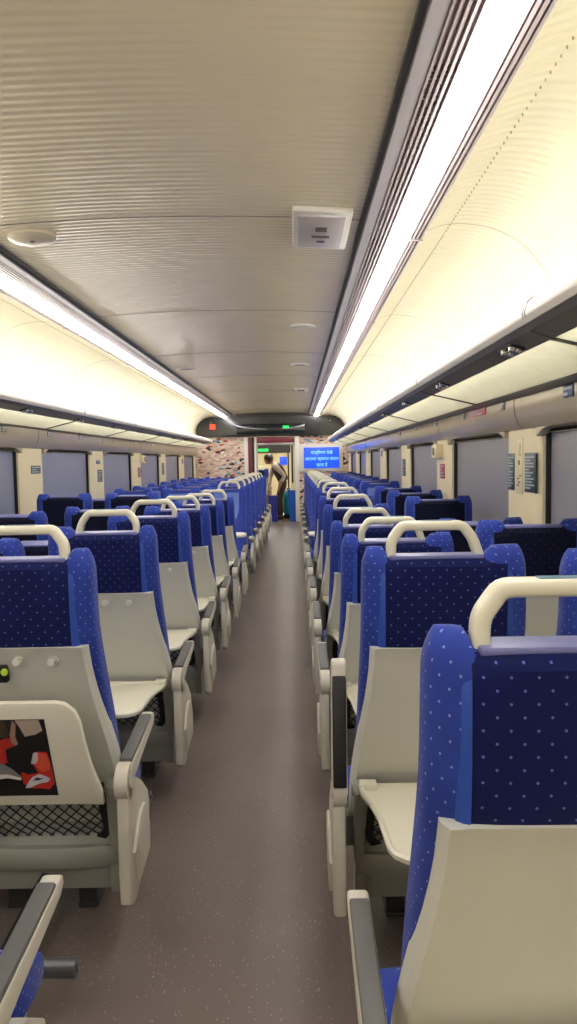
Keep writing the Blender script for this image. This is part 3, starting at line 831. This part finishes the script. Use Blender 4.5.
# hook and latch on the backs of the left-hand aisle seats, picture on the folded tray
def hook_mesh():
    bm = bmesh.new(); y = yr(.84) - .012; add_cyl(bm, (0, y, 0), (0, y - .022, 0), .008, 12, .010); add_cyl(bm, (0, y + .006, 0), (0, y - .002, 0), .014, 14, .013)
    return finish(bm, 'coat_hook', SHELL)
picseat = None
for r in list(ROOTS):
    if r['label'].startswith('blue seat with ivory handle left') and 'facing away' in r['label'] or 'red and black picture' in r['label']:
        sh = [c for c in r.children if c.name.startswith('rear_shell')][0]
        link('coat_hook', cached('hook', hook_mesh), sh, (.105, 0, .836))
        link('coat_hook', cached('hook', hook_mesh), sh, (.01, 0, .838))
    if 'red and black picture' in r['label']: picseat = r
tray = [c for c in picseat.children if c.name.startswith('tray_table')][0]
bm = bmesh.new(); add_box(bm, (-.047, yr(.80) - .026, .775), (-.023, yr(.80) - .004, .825), .004); lt = obj('tray_latch', bm, BLACK, picseat)
bm = bmesh.new(); add_cyl(bm, (-.029, yr(.80) - .030, .806), (-.029, yr(.80) - .026, .806), .010, 14); obj('latch_button', bm, mat('lime_button', (190, 230, 60), .4), lt)
def picture():
    f = lambda zx, zy, h: ((zx / 5.77 - 24) * .00283, -((802 - (680 + zy / 5.77)) * .00325), -.0165 - h)
    shapes = [((22, 18, 16), [(-100, 175), (305, 175), (320, 638), (-100, 638)]),
        ((60, 50, 30), [(-98, 180), (60, 180), (80, 270), (-60, 300)]),
        ((178, 44, 34), [(-98, 330), (0, 300), (60, 280), (110, 290), (120, 340), (40, 430), (-20, 450), (-98, 430)]),
        ((190, 46, 36), [(200, 360), (290, 370), (303, 450), (308, 560), (270, 600), (220, 592), (150, 590), (110, 560), (108, 490), (150, 500), (190, 440)]),
        ((214, 78, 52), [(230, 372), (280, 378), (298, 430), (290, 475), (240, 490), (208, 450)]),
        ((176, 160, 146), [(125, 178), (270, 178), (285, 240), (230, 268), (170, 275), (150, 225)]),
        ((150, 120, 100), [(108, 180), (128, 200), (112, 275), (122, 322), (100, 325), (82, 310), (78, 268)]),
        ((12, 12, 14), [(170, 285), (200, 268), (288, 262), (297, 350), (225, 368), (190, 440), (215, 495), (150, 505), (110, 470), (60, 450), (35, 420), (38, 350), (112, 325)]),
        ((196, 190, 196), [(205, 372), (232, 368), (228, 415), (208, 440), (180, 438)]),
        ((120, 118, 116), [(-60, 430), (10, 436), (60, 470), (108, 515), (100, 536), (20, 520), (-60, 525)]),
        ((222, 216, 210), [(-60, 505), (20, 500), (108, 524), (98, 538), (20, 524), (-60, 532)]),
        ((204, 198, 208), [(120, 586), (150, 545), (178, 518), (222, 500), (262, 515), (287, 532), (268, 550), (210, 560), (150, 586)]),
        ((60, 54, 66), [(168, 548), (200, 520), (224, 526), (250, 522), (214, 540), (186, 540)])]
    me = bpy.data.meshes.new('picture'); V = []; F = []; MI = []
    for i, (c, p) in enumerate(shapes):
        me.materials.append(mat('picture_ink_%d' % i, c, .25))
        b = len(V); V += [f(x, y, .0004 + .00018 * i) for x, y in p]; F.append([b + k for k in range(len(p))]); MI.append(i)
    me.from_pydata(V, [], F)
    for p, mi in zip(me.polygons, MI): p.material_index = mi
    return me
pic = link('picture', picture(), tray); pic['label'] = 'glossy picture of a seated person in white sneakers on a red bean bag'

# ================================================================== END OF THE COACH: signs, screen
sg = tag(box_part('warning_sign', -1.86, -1.74, Y1 - .116, Y1 - .100, EYE + .70, EYE + .815, REDS), 'small square orange red sign on the dark band at the left', 'sign')
sg2 = tag(box_part('exit_sign', -.26, -.13, Y1 - .130, Y1 - .1155, EYE + .705, EYE + .752, GREEN), 'small green lit sign on the dark band above the doorway', 'sign')
tv = empty('display_screen', (.56, Y1 - .04, 0)); tag(tv, 'wall screen showing blue picture with three lines of pale text, in white surround', 'screen')
bm = bmesh.new(); add_box(bm, (.08 - .56, -.02, EYE - .26), (1.045 - .56, .038, EYE + .345), .012); obj('surround', bm, WHITE, tv)
bm = bmesh.new(); add_box(bm, (.185 - .56, -.032, EYE - .185), (.965 - .56, -.018, EYE + .272), .004); obj('screen_panel', bm, SCREEN, tv)
def text_mesh(body, size, m, x, y, z, name, par, ext=.001, rz=0, sx=1.0):
    cu = bpy.data.curves.new('t', 'FONT'); cu.body = body; cu.size = size; cu.align_x = 'CENTER'; cu.extrude = ext; cu.offset = size * .012; cu.resolution_u = 3
    o = bpy.data.objects.new('t', cu); COL.objects.link(o); bpy.context.view_layer.update()
    me = bpy.data.meshes.new_from_object(o.evaluated_get(bpy.context.evaluated_depsgraph_get())); bpy.data.objects.remove(o)
    me.materials.clear(); me.materials.append(m)
    q = link(name, me, par, (x, y, z), (PI / 2, 0, rz)); q.scale = (sx, 1, 1); return q
for i, tx in enumerate(('यात्रीगण देखें', 'आपका स्वागत करता', 'रहता है')):
    text_mesh(tx, .095, STEXT, 0.02, -.034, EYE + .125 - .135 * i, 'screen_text', tv)

def ray_vest_lamp(x0, x1, y0, y1, z, lab):
    r = empty('ceiling_light', ((x0 + x1) / 2, (y0 + y1) / 2, z)); tag(r, lab, 'ceiling light')
    dx, dy = (x1 - x0) / 2, (y1 - y0) / 2
    bm = bmesh.new(); add_box(bm, (-dx, -dy, -.02), (dx, dy, -.002), .004); obj('diffuser', bm, VLAMP, r)
    bm = bmesh.new()
    for a in ((-dx - .02, -dy - .02, -dx, dy + .02), (dx, -dy - .02, dx + .02, dy + .02), (-dx, -dy - .02, dx, -dy), (-dx, dy, dx, dy + .02)): add_box(bm, (a[0], a[1], -.025), (a[2], a[3], 0))
    obj('frame', bm, METAL, r)
ray_vest_lamp(-.75, -.25, 17.5, 18.4, 2.1, 'square ceiling lamp above the person in the vestibule')
ray_vest_lamp(-.50, -.36, 20.0, 28.0, 2.3, 'thin light strip on the ceiling of the next coach, right')
ray_vest_lamp(-1.30, -1.15, 20.0, 28.0, 2.3, 'thin light strip on the ceiling of the next coach, left')
tag(box_part('exit_sign', -.92, -.68, VY1 - .02, VY1 - .001, 1.605, 1.665, GREEN), 'green lit sign above the door of the next coach', 'sign')
ns = empty('display_screen', (-.47, 28.958, 0)); tag(ns, 'small blue screen glowing far inside the next coach', 'screen')
bm = bmesh.new(); add_box(bm, (-.15, -.02, 1.18), (.17, .042, 1.52), .01); obj('surround', bm, WHITE, ns)
bm = bmesh.new(); add_box(bm, (-.13, -.03, 1.20), (.15, -.018, 1.50), .004); obj('screen_panel', bm, SCREEN, ns)
for k in range(3):
    seat((-1.02, 20.6 + 1.0 * k, 0), 0, 1, 1, 'pale seat back inside the next coach, seen through the doorway', 'seats of the next coach')

# ================================================================== NOTICES AND SIGNS ON THE WALLS
def plate(name, s, x, y0_, y1_, z0_, z1_, m, th=.004, par=None, tilt=False):
    lo, hi = sorted((x, x - s * th)); bm = bmesh.new(); add_box(bm, (lo, y0_, z0_), (hi, y1_, z1_), .0008); return obj(name, bm, m, par)
def notice(s, x, y0_, y1_, z0_, z1_, lab, m=PAPER, lines=9, name='notice', lm=None):
    o = tag(plate(name, s, x, y0_, y1_, z0_, z1_, m), lab, 'notice')
    bm = bmesh.new(); n = lines; h = (z1_ - z0_)
    for i in range(n):
        z = z1_ - h * (.07 + .86 * (i + .5) / n); L_ = (.9, .55, .8, .85, .4, .78, .6, .86, .7)[i % 9]
        a, b = (y0_ + .008, y0_ + .008 + (y1_ - y0_ - .016) * L_) if s < 0 else (y1_ - .008 - (y1_ - y0_ - .016) * L_, y1_ - .008)
        t = h / n * .22; xx = x - s * .004; lo, hi = sorted((xx, xx - s * .0008)); add_box(bm, (lo, a, z - t), (hi, b, z + t))
    obj('print', bm, lm or PTEXT, o)['kind'] = 'stuff'
    return o
RX = XR - .0036; LX = XL + .0036
notice(1, RX, 3.679, 3.858, 1.19, 1.385, 'dark notice with white print on the right pillar, near side', lines=11)
notice(1, RX, 4.042, 4.160, 1.19, 1.385, 'dark notice half round the far side of the right pillar', lines=11)
# window latch plate between the two notices
lt = empty('emergency_latch', (RX, 3.945, 1.33)); tag(lt, 'cream lever plate between the two dark notices on the right pillar', 'latch')
plate('lever_plate', 1, 0, -.055, .055, -.155, .135, mat('cream_plate', (236, 226, 190), .4), .006, lt)
bm = bmesh.new(); add_prism(bm, fillet([Vector(p + (0,)) for p in [(-.03, .02), (-.03, .11), (.03, .11), (.03, .02)]], .015), -.0105, -.004, 'x') if False else add_box(bm, (-.012, -.03, .04), (-.004, .03, .11), .004); obj('lever', bm, CREAM, lt)
bm = bmesh.new(); add_box(bm, (-.008, -.014, -.005), (-.0055, .014, .02), .001); obj('pictogram', bm, mat('olive_mark', (110, 116, 70), .5), lt)
bm = bmesh.new()
for i, (a, b) in enumerate(((-.02, -.06), (.012, -.075), (-.004, -.095), (.02, -.11))): add_box(bm, (-.0075, a - .014, b - .004), (-.0055, a + .014, b + .004))
obj('print', bm, GREYN, lt)['kind'] = 'stuff'
bx = tag(box_part('call_box', XR - .065, XR - .003, 5.99, 6.17, EYE - .005, EYE + .105, CREAM, None, .01), 'cream box fixed to the second pillar from the right edge', 'box')
box_part('grille', XR - .070, XR - .064, 6.04, 6.11, EYE + .02, EYE + .08, GREYN, bx, .002)
notice(1, RX, 5.928, 6.122, EYE - .165, EYE - .05, 'red notice under the cream box on the right wall', REDN, 4)
notice(1, RX, 8.043, 8.268, EYE - .19, EYE - .01, 'dark notice on the third pillar of the right wall', lines=8)
notice(1, RX, 10.148, 10.322, EYE + .03, EYE + .11, 'small blue notice on the fourth pillar of the right wall', BLUEN, 3)
notice(-1, LX, 6.30, 6.53, EYE - .075, EYE - .008, 'small dark sign on the nearest left pillar', PAPER, 3)
notice(-1, LX, 8.38, 8.53, EYE - .005, EYE + .035, 'small blue sign above another on the second left pillar', BLUEN, 2)
notice(-1, LX, 8.42, 8.62, EYE - .205, EYE - .07, 'dark notice on the second left pillar, lower one', lines=6)
notice(-1, LX, 10.58, 10.85, EYE - .20, EYE - .07, 'red notice on the third left pillar', REDN, 4)
bx = tag(box_part('call_box', XL + .003, XL + .065, 10.72, 10.86, EYE - .005, EYE + .105, CREAM, None, .01), 'cream box fixed to the third left pillar', 'box')
box_part('grille', XL + .064, XL + .070, 10.76, 10.82, EYE + .02, EYE + .08, GREYN, bx, .002)
notice(-1, LX, 12.5, 12.7, EYE - .20, EYE - .01, 'dark notice on the fourth left pillar', lines=6)
notice(-1, LX, 14.7, 14.85, EYE - .03, EYE + .05, 'tiny blue notice on the last left pillar', BLUEN, 2)
RC = XR - .0605; LC = XL + .0605
notice(1, RC, 4.42, 4.86, 1.615, 1.660, 'pink red notice with white print above the right windows', mat('pink_red_notice', (190, 60, 90), .4), 3)
notice(1, RC, 3.04, 3.15, 1.603, 1.655, 'blue sticker with white mark above the nearest right window', BLUEN, 2)
for y in (4.06, 5.0, 6.0, 7.0, 8.0, 9.0):
    notice(1, RC, y - .035, y + .035, 1.615, 1.660, 'grey seat number plate above the right windows, near %s' % {4.06: 'the pink notice', 5.0: 'the pink notice, far side', 6.0: 'the second pillar', 7.0: 'the third window', 8.0: 'the third pillar', 9.0: 'the fourth window'}[y], GREYN, 2, 'seat_number_plate')
for y, wd in ((5.6, 'at the photo edge'), (6.63, 'over the nearest pillar'), (7.58, 'over the second window'), (9.0, 'over the second pillar'), (10.2, 'over the third window'), (11.4, 'over the fourth window')):
    notice(-1, LC, y - .05, y + .05, 1.612, 1.658, 'dark seat number plate above the left windows, %s' % wd, GREYN, 2, 'seat_number_plate')

# ================================================================== THINGS ON THE CEILING
def cz(x): return CEIL + .03 * (1 - ((x - CX) / .84) ** 2)
h = empty('access_hatch', (.13, 3.44, cz(.13))); tag(h, 'square white cover with dark slots on the ceiling, left of the light line', 'cover'); h.rotation_euler = (0, math.atan(2 * .03 * (.66 / .84) / .84), 0)
def part(name, lo, hi, m, p, bev=0): bm = bmesh.new(); add_box(bm, lo, hi, bev); return obj(name, bm, m, p)
part('frame', (-.125, -.27, -.022), (.125, .27, .012), WHITE, h, .008)
part('panel', (-.10, -.235, -.032), (.10, .215, -.018), mat('grey_cover_panel', (188, 184, 186), .4), h, .006)
part('slot', (-.025, -.10, -.034), (.025, -.04, -.031), GREYN, h); part('slot', (-.04, .02, -.034), (.04, .05, -.031), GREYN, h)
part('indicator', (-.015, .10, -.034), (.02, .125, -.031), BLUEN, h)
def lathe(name, prof, m, p, n=28):
    bm = bmesh.new(); R = [[bm.verts.new((r_ * math.cos(2 * PI * i / n), r_ * math.sin(2 * PI * i / n), z)) for i in range(n)] for r_, z in prof]
    for a, b in zip(R, R[1:]):
        for i in range(n): bm.faces.new((a[i], a[(i + 1) % n], b[(i + 1) % n], b[i]))
    bm.faces.new(R[0]); bm.faces.new(R[-1][::-1]); return obj(name, bm, m, p, 40)
sd = empty('smoke_detector', (-1.17, 3.49, cz(-1.17))); tag(sd, 'round cream disc on the ceiling at the far left', 'detector'); sd.rotation_euler = (0, -.06, 0)
lathe('base', [(.105, .004), (.105, -.012), (.095, -.02), (.04, -.024)], mat('cream_disc', (205, 196, 172), .35), sd); lathe('sensor', [(.012, -.02), (.012, -.028), (.006, -.031)], GREYN, sd, 14)
for x, y, lab, m_ in ((.067, 8.27, 'round grey speaker on the ceiling near the right light line', mat('blue_grey_speaker', (128, 134, 150), .5)), (-1.19, 8.43, 'round dark speaker on the ceiling near the left light line', GREYN), (.076, 5.93, 'small pale disc on the ceiling beyond the square cover', WHITE)):
    sp = empty('ceiling_speaker', (x, y, cz(x))); tag(sp, lab, 'speaker'); lathe('rim', [(.10, .012), (.10, -.008), (.085, -.014), (.08, -.010)], WHITE, sp); lathe('grille', [(.08, -.006), (.078, -.012), (.03, -.016)], m_, sp)
sp = empty('access_hatch', (.10, 11.2, cz(.10))); tag(sp, 'small square plate on the ceiling near the far end', 'cover'); part('frame', (-.1, -.2, -.015), (.1, .2, .012), WHITE, sp, .004); part('panel', (-.05, -.1, -.02), (.05, .1, -.012), GREYN, sp, .003)

# ================================================================== BINS AND BAG IN THE DOORWAY
def bin_(name, x, y, w0, w1, d0, d1, h_, m, lab):
    r = empty(name, (x, y, 0)); tag(r, lab, 'bin'); bm = bmesh.new()
    R = []
    for z, k, ins in ((0, 0, 0), (.02, .03, -.0), (h_, 1, 0), (h_, 1, .012), (.03, .04, .012)):
        a = (w0 + (w1 - w0) * k) / 2 - ins; b = (d0 + (d1 - d0) * k) / 2 - ins
        R.append([bm.verts.new((u, v, z)) for u, v in rrect(a, b, .03, 3)])
    for p, q in zip(R, R[1:]):
        n = len(p)
        for i in range(n): bm.faces.new((p[i], p[(i + 1) % n], q[(i + 1) % n], q[i]))
    bm.faces.new(R[0]); bm.faces.new(R[-1]); obj('body', bm, m, r, 40)
    bm = bmesh.new(); P_ = [Vector((u, v, h_ - .012)) for u, v in rrect(w1 / 2 + .006, d1 / 2 + .006, .03, 3)]; add_sweep(bm, P_ + [P_[0]], rrect(.014, .009, .004, 1), Vector((0, 0, 1))); obj('rim', bm, m, r, 60)
    return r
b1 = bin_('waste_bin', -.055, 17.13, .17, .27, .22, .30, .69, BINB, 'tall bright blue bin at the right of the doorway')
bin_('waste_bin', -.52, 17.12, .19, .20, .22, .24, .58, BIND, 'dark blue bin below the hands of the bending person')
tb = empty('waste_bag', (-.17, 17.9, 0)); tag(tb, 'teal plastic bag standing behind the bright blue bin', 'bag')
n = 20; bm = bmesh.new(); R = []
for z, k in ((.10, .55), (.13, .8), (.22, .98), (.34, 1.0), (.46, .96), (.56, .84), (.62, .6), (.66, .25), (.69, .2), (.72, .34)):
    R.append([bm.verts.new((.16 * k * math.cos(2 * PI * i / n) * (1 + .06 * math.sin(5 * i + z * 20)), .14 * k * math.sin(2 * PI * i / n) * (1 + .06 * math.cos(3 * i + z * 9)), z)) for i in range(n)])
for a, b in zip(R, R[1:]):
    for i in range(n): bm.faces.new((a[i], a[(i + 1) % n], b[(i + 1) % n], b[i]))
bm.faces.new(R[0]); bm.faces.new(R[-1][::-1]); obj('sack', bm, TEAL, tb, 80)
bm = bmesh.new(); add_box(bm, (-.13, -.1, 0), (.13, .1, .10), .02); obj('base', bm, BLACK, tb)

# ================================================================== THE PERSON
SKIN = mat('skin', (150, 104, 80), .5); SHIRT = mat('grey_shirt', (176, 162, 156), .8); VEST = mat('dark_vest', (44, 42, 44), .8); TROU = mat('dark_trousers', (52, 48, 46), .8)
HAIR = mat('dark_hair', (34, 24, 20), .6); SHOE = mat('black_shoe', (22, 22, 24), .4)
def skin(name, chains, m, parent, sub=2, root=0):
    """chains: lists of (x,y,z,r); equal points are welded"""
    V, E, Rr, idx = [], [], [], {}
    for ch in chains:
        prev = None
        for p in ch:
            k = tuple(round(v, 4) for v in p[:3])
            if k not in idx: idx[k] = len(V); V.append(p[:3]); Rr.append(p[3] if isinstance(p[3], tuple) else (p[3], p[3]))
            if prev is not None and prev != idx[k]: E.append((prev, idx[k]))
            prev = idx[k]
    me = bpy.data.meshes.new(name); me.from_pydata(V, E, []); o = link(name, me, parent)
    mo = o.modifiers.new('skin', 'SKIN'); mo.use_smooth_shade = True
    if not me.skin_vertices: 
        bpy.context.view_layer.objects.active = o
    for v, rr in zip(me.skin_vertices[0].data, Rr): v.radius = rr
    me.skin_vertices[0].data[root].use_root = True
    su = o.modifiers.new('sub', 'SUBSURF'); su.levels = sub; su.render_levels = sub
    dg = bpy.context.evaluated_depsgraph_get(); nm = bpy.data.meshes.new_from_object(o.evaluated_get(dg)); bpy.data.objects.remove(o)
    nm.materials.clear(); nm.materials.append(m)
    for p in nm.polygons: p.use_smooth = True
    nm.name = name; return link(name, nm, parent)
PX, PY = -.36, 17.65
per = empty('person', (PX, PY, 0)); tag(per, 'person in grey shirt, dark vest and trousers bending over the dark blue bin', 'person')
def L3(x, y, z, r): return (x - PX, y - PY, z, r)
pel = L3(-.285, 17.65, .86, (.125, .105)); sp1 = L3(-.31, 17.65, .98, (.125, .10)); sp2 = L3(-.38, 17.65, 1.11, (.135, .105)); sp3 = L3(-.455, 17.65, 1.23, (.125, .10))
nk = L3(-.53, 17.65, 1.305, .05); nk2 = L3(-.575, 17.65, 1.345, .048)
armN = [L3(-.46, 17.49, 1.235, .058), L3(-.35, 17.45, 1.12, .047), L3(-.25, 17.43, 1.02, .040), L3(-.33, 17.40, .87, .034), L3(-.375, 17.38, .77, .026)]
armF = [L3(-.49, 17.81, 1.23, .058), L3(-.56, 17.80, 1.09, .047), L3(-.605, 17.74, .96, .040), L3(-.615, 17.55, .80, .034), L3(-.60, 17.38, .70, .026)]
def fingers(h, d, side):
    h = Vector(h[:3]); d = Vector(d).normalized(); sd_ = Vector(side).normalized(); out = []
    palm = h + d * .055
    out.append([tuple(h) + (.026,), tuple(palm) + ((.034, .018),)])
    for k, ln in enumerate((.062, .072, .068, .052)):
        b = palm + sd_ * (.028 - .0187 * k) + d * .02; m1 = b + d * ln * .5; e = m1 + (d * .8 + Vector((-.3, 0, -.2))).normalized() * ln * .5
        out.append([tuple(palm) + ((.034, .018),), tuple(b) + (.010,), tuple(m1) + (.009,), tuple(e) + (.007,)])
    t0 = h + d * .02 + sd_ * .03
    out.append([tuple(h) + (.026,), tuple(t0) + (.012,), tuple(t0 + (d + sd_ * .6).normalized() * .05) + (.009,)])
    return out
legN = [L3(-.30, 17.56, .80, .088), L3(-.345, 17.55, .62, .075), L3(-.375, 17.54, .46, .056), L3(-.36, 17.54, .28, .048), L3(-.345, 17.54, .085, .036)]
legF = [L3(-.30, 17.74, .80, .088), L3(-.36, 17.75, .62, .075), L3(-.42, 17.76, .46, .056), L3(-.41, 17.77, .28, .048), L3(-.40, 17.77, .085, .036)]
def foot(a): x, y, z = a[:3]; return [a, (x - .02, y, .05, .034), (x - .10, y, .038, .034), (x - .165, y, .03, .026)]
body = [[pel, sp1, sp2, sp3, nk, nk2], [sp3] + armN, [sp3] + armF, [pel] + legN, [pel] + legF, foot(legN[-1]), foot(legF[-1])] + fingers(armN[-1], (-.2, -.1, -1), (0, 1, 0)) + fingers(armF[-1], (-.1, -.5, -1), (-1, 0, 0))
bd = skin('body', body, SKIN, per, 1)
# head joined to the body mesh: an egg with brow, nose and chin, looking down to the left
def head_mesh():
    bm = bmesh.new(); n, mN = 20, 14; ax = Vector((-.50, 0, -.55)).normalized()   # face direction
    upv = Vector((-.72, 0, .62)); upv = (upv - ax * upv.dot(ax)).normalized(); sdv = ax.cross(upv)
    c = Vector((-.625 - PX, 0, 1.395)); rings = []
    for j in range(1, mN):
        th = PI * j / mN; row = []
        for i in range(n):
            ph = 2 * PI * i / n; u = math.cos(ph) * math.sin(th); v = math.sin(ph) * math.sin(th); w_ = math.cos(th)
            f_ = .098 * u; 
            if u > .8 and -.25 < w_ < .1: f_ += .018 * (u - .8) / .2
            if w_ < -.3: f_ += .012 * u; v *= .85
            row.append(bm.verts.new(c + ax * f_ + sdv * .076 * v + upv * .115 * w_))
        rings.append(row)
    for a, b in zip(rings, rings[1:]):
        for i in range(n): bm.faces.new((a[i], a[(i + 1) % n], b[(i + 1) % n], b[i]))
    bm.faces.new(rings[0]); bm.faces.new(rings[-1][::-1])
    for s in (-1, 1): add_box(bm, tuple(c + sdv * .074 * s - Vector((.012, .006, .02))), tuple(c + sdv * .074 * s + Vector((.012, .006, .02))), .005)
    return bm, c, ax, upv, sdv
hb, hc, hax, hup, hsd = head_mesh(); hm = finish(hb, 'head', SKIN, 80)
bmj = bmesh.new(); bmj.from_mesh(bd.data); bmj.from_mesh(hm); bmj.to_mesh(bd.data); bmj.free()
for p in bd.data.polygons: p.use_smooth = True
bm = bmesh.new()
for s in (-1, 1):
    p = hc + hax * .088 + hsd * .030 * s + hup * .012; add_cyl(bm, p, p + hax * .006, .010, 10)
obj('eyes', bm, BLACK, per); bm = bmesh.new(); p = hc + hax * .088 - hup * .055; add_cyl(bm, p - hsd * .02, p + hsd * .02, .006, 8); obj('mouth', bm, mat('lips', (130, 70, 64), .5), per)
bm = bmesh.new(); n = 18; rings = []
for j in range(0, 9):
    th = PI * .68 * (j + .3) / 8.3; rings.append([])
    for i in range(n):
        ph = 2 * PI * i / n; u = math.cos(ph) * math.sin(th); v = math.sin(ph) * math.sin(th); w_ = math.cos(th)
        rings[-1].append(bm.verts.new(hc + hax * (.104 * u - .022) + hsd * .086 * v + hup * (.122 * w_ + .004)))
for a, b in zip(rings, rings[1:]):
    for i in range(n): bm.faces.new((a[i], a[(i + 1) % n], b[(i + 1) % n], b[i]))
bm.faces.new(rings[0]); bm.faces.new(rings[-1][::-1])
obj('hair', bm, HAIR, per, 80)
bn = hc - hax * .10 + hup * .01
lathe('hair_bun', [(.02, .04), (.042, .02), (.048, 0), (.040, -.03), (.015, -.045)], HAIR, per, 14).location = bn
g = lambda q, d: (q[0], q[1], q[2], tuple(v + d for v in q[3]) if isinstance(q[3], tuple) else q[3] + d)
skin('shirt', [[g(sp3, .004), g(nk, .014)], [g(sp3, .008)] + [g(q, .012) for q in armN[:4]], [g(sp3, .008)] + [g(q, .012) for q in armF[:4]]], SHIRT, per, 1)
skin('vest', [[g(pel, .03), g(sp1, .042), g(sp2, .045), g(sp3, .040), L3(-.49, 17.65, 1.27, .10)]], VEST, per, 2)
skin('trousers', [[g(sp1, .012), g(pel, .022)], [g(pel, .022)] + [g(q, .016) for q in legN], [g(pel, .022)] + [g(q, .016) for q in legF]], TROU, per, 1, 1)
for lg in (legN, legF):
    x, y, z = lg[-1][:3]; bm = bmesh.new()
    rings = [[bm.verts.new((x + dx, y + hw * math.cos(2 * PI * i / 12), max(0, hh + hh * math.sin(2 * PI * i / 12)))) for i in range(12)] for dx, hw, hh in ((.055, .03, .035), (.04, .042, .055), (-.02, .046, .052), (-.10, .050, .036), (-.17, .044, .026), (-.205, .022, .018))]
    for a, b in zip(rings, rings[1:]):
        for i in range(12): bm.faces.new((a[i], a[(i + 1) % 12], b[(i + 1) % 12], b[i]))
    bm.faces.new(rings[0]); bm.faces.new(rings[-1][::-1]); obj('shoe', bm, SHOE, per, 60)
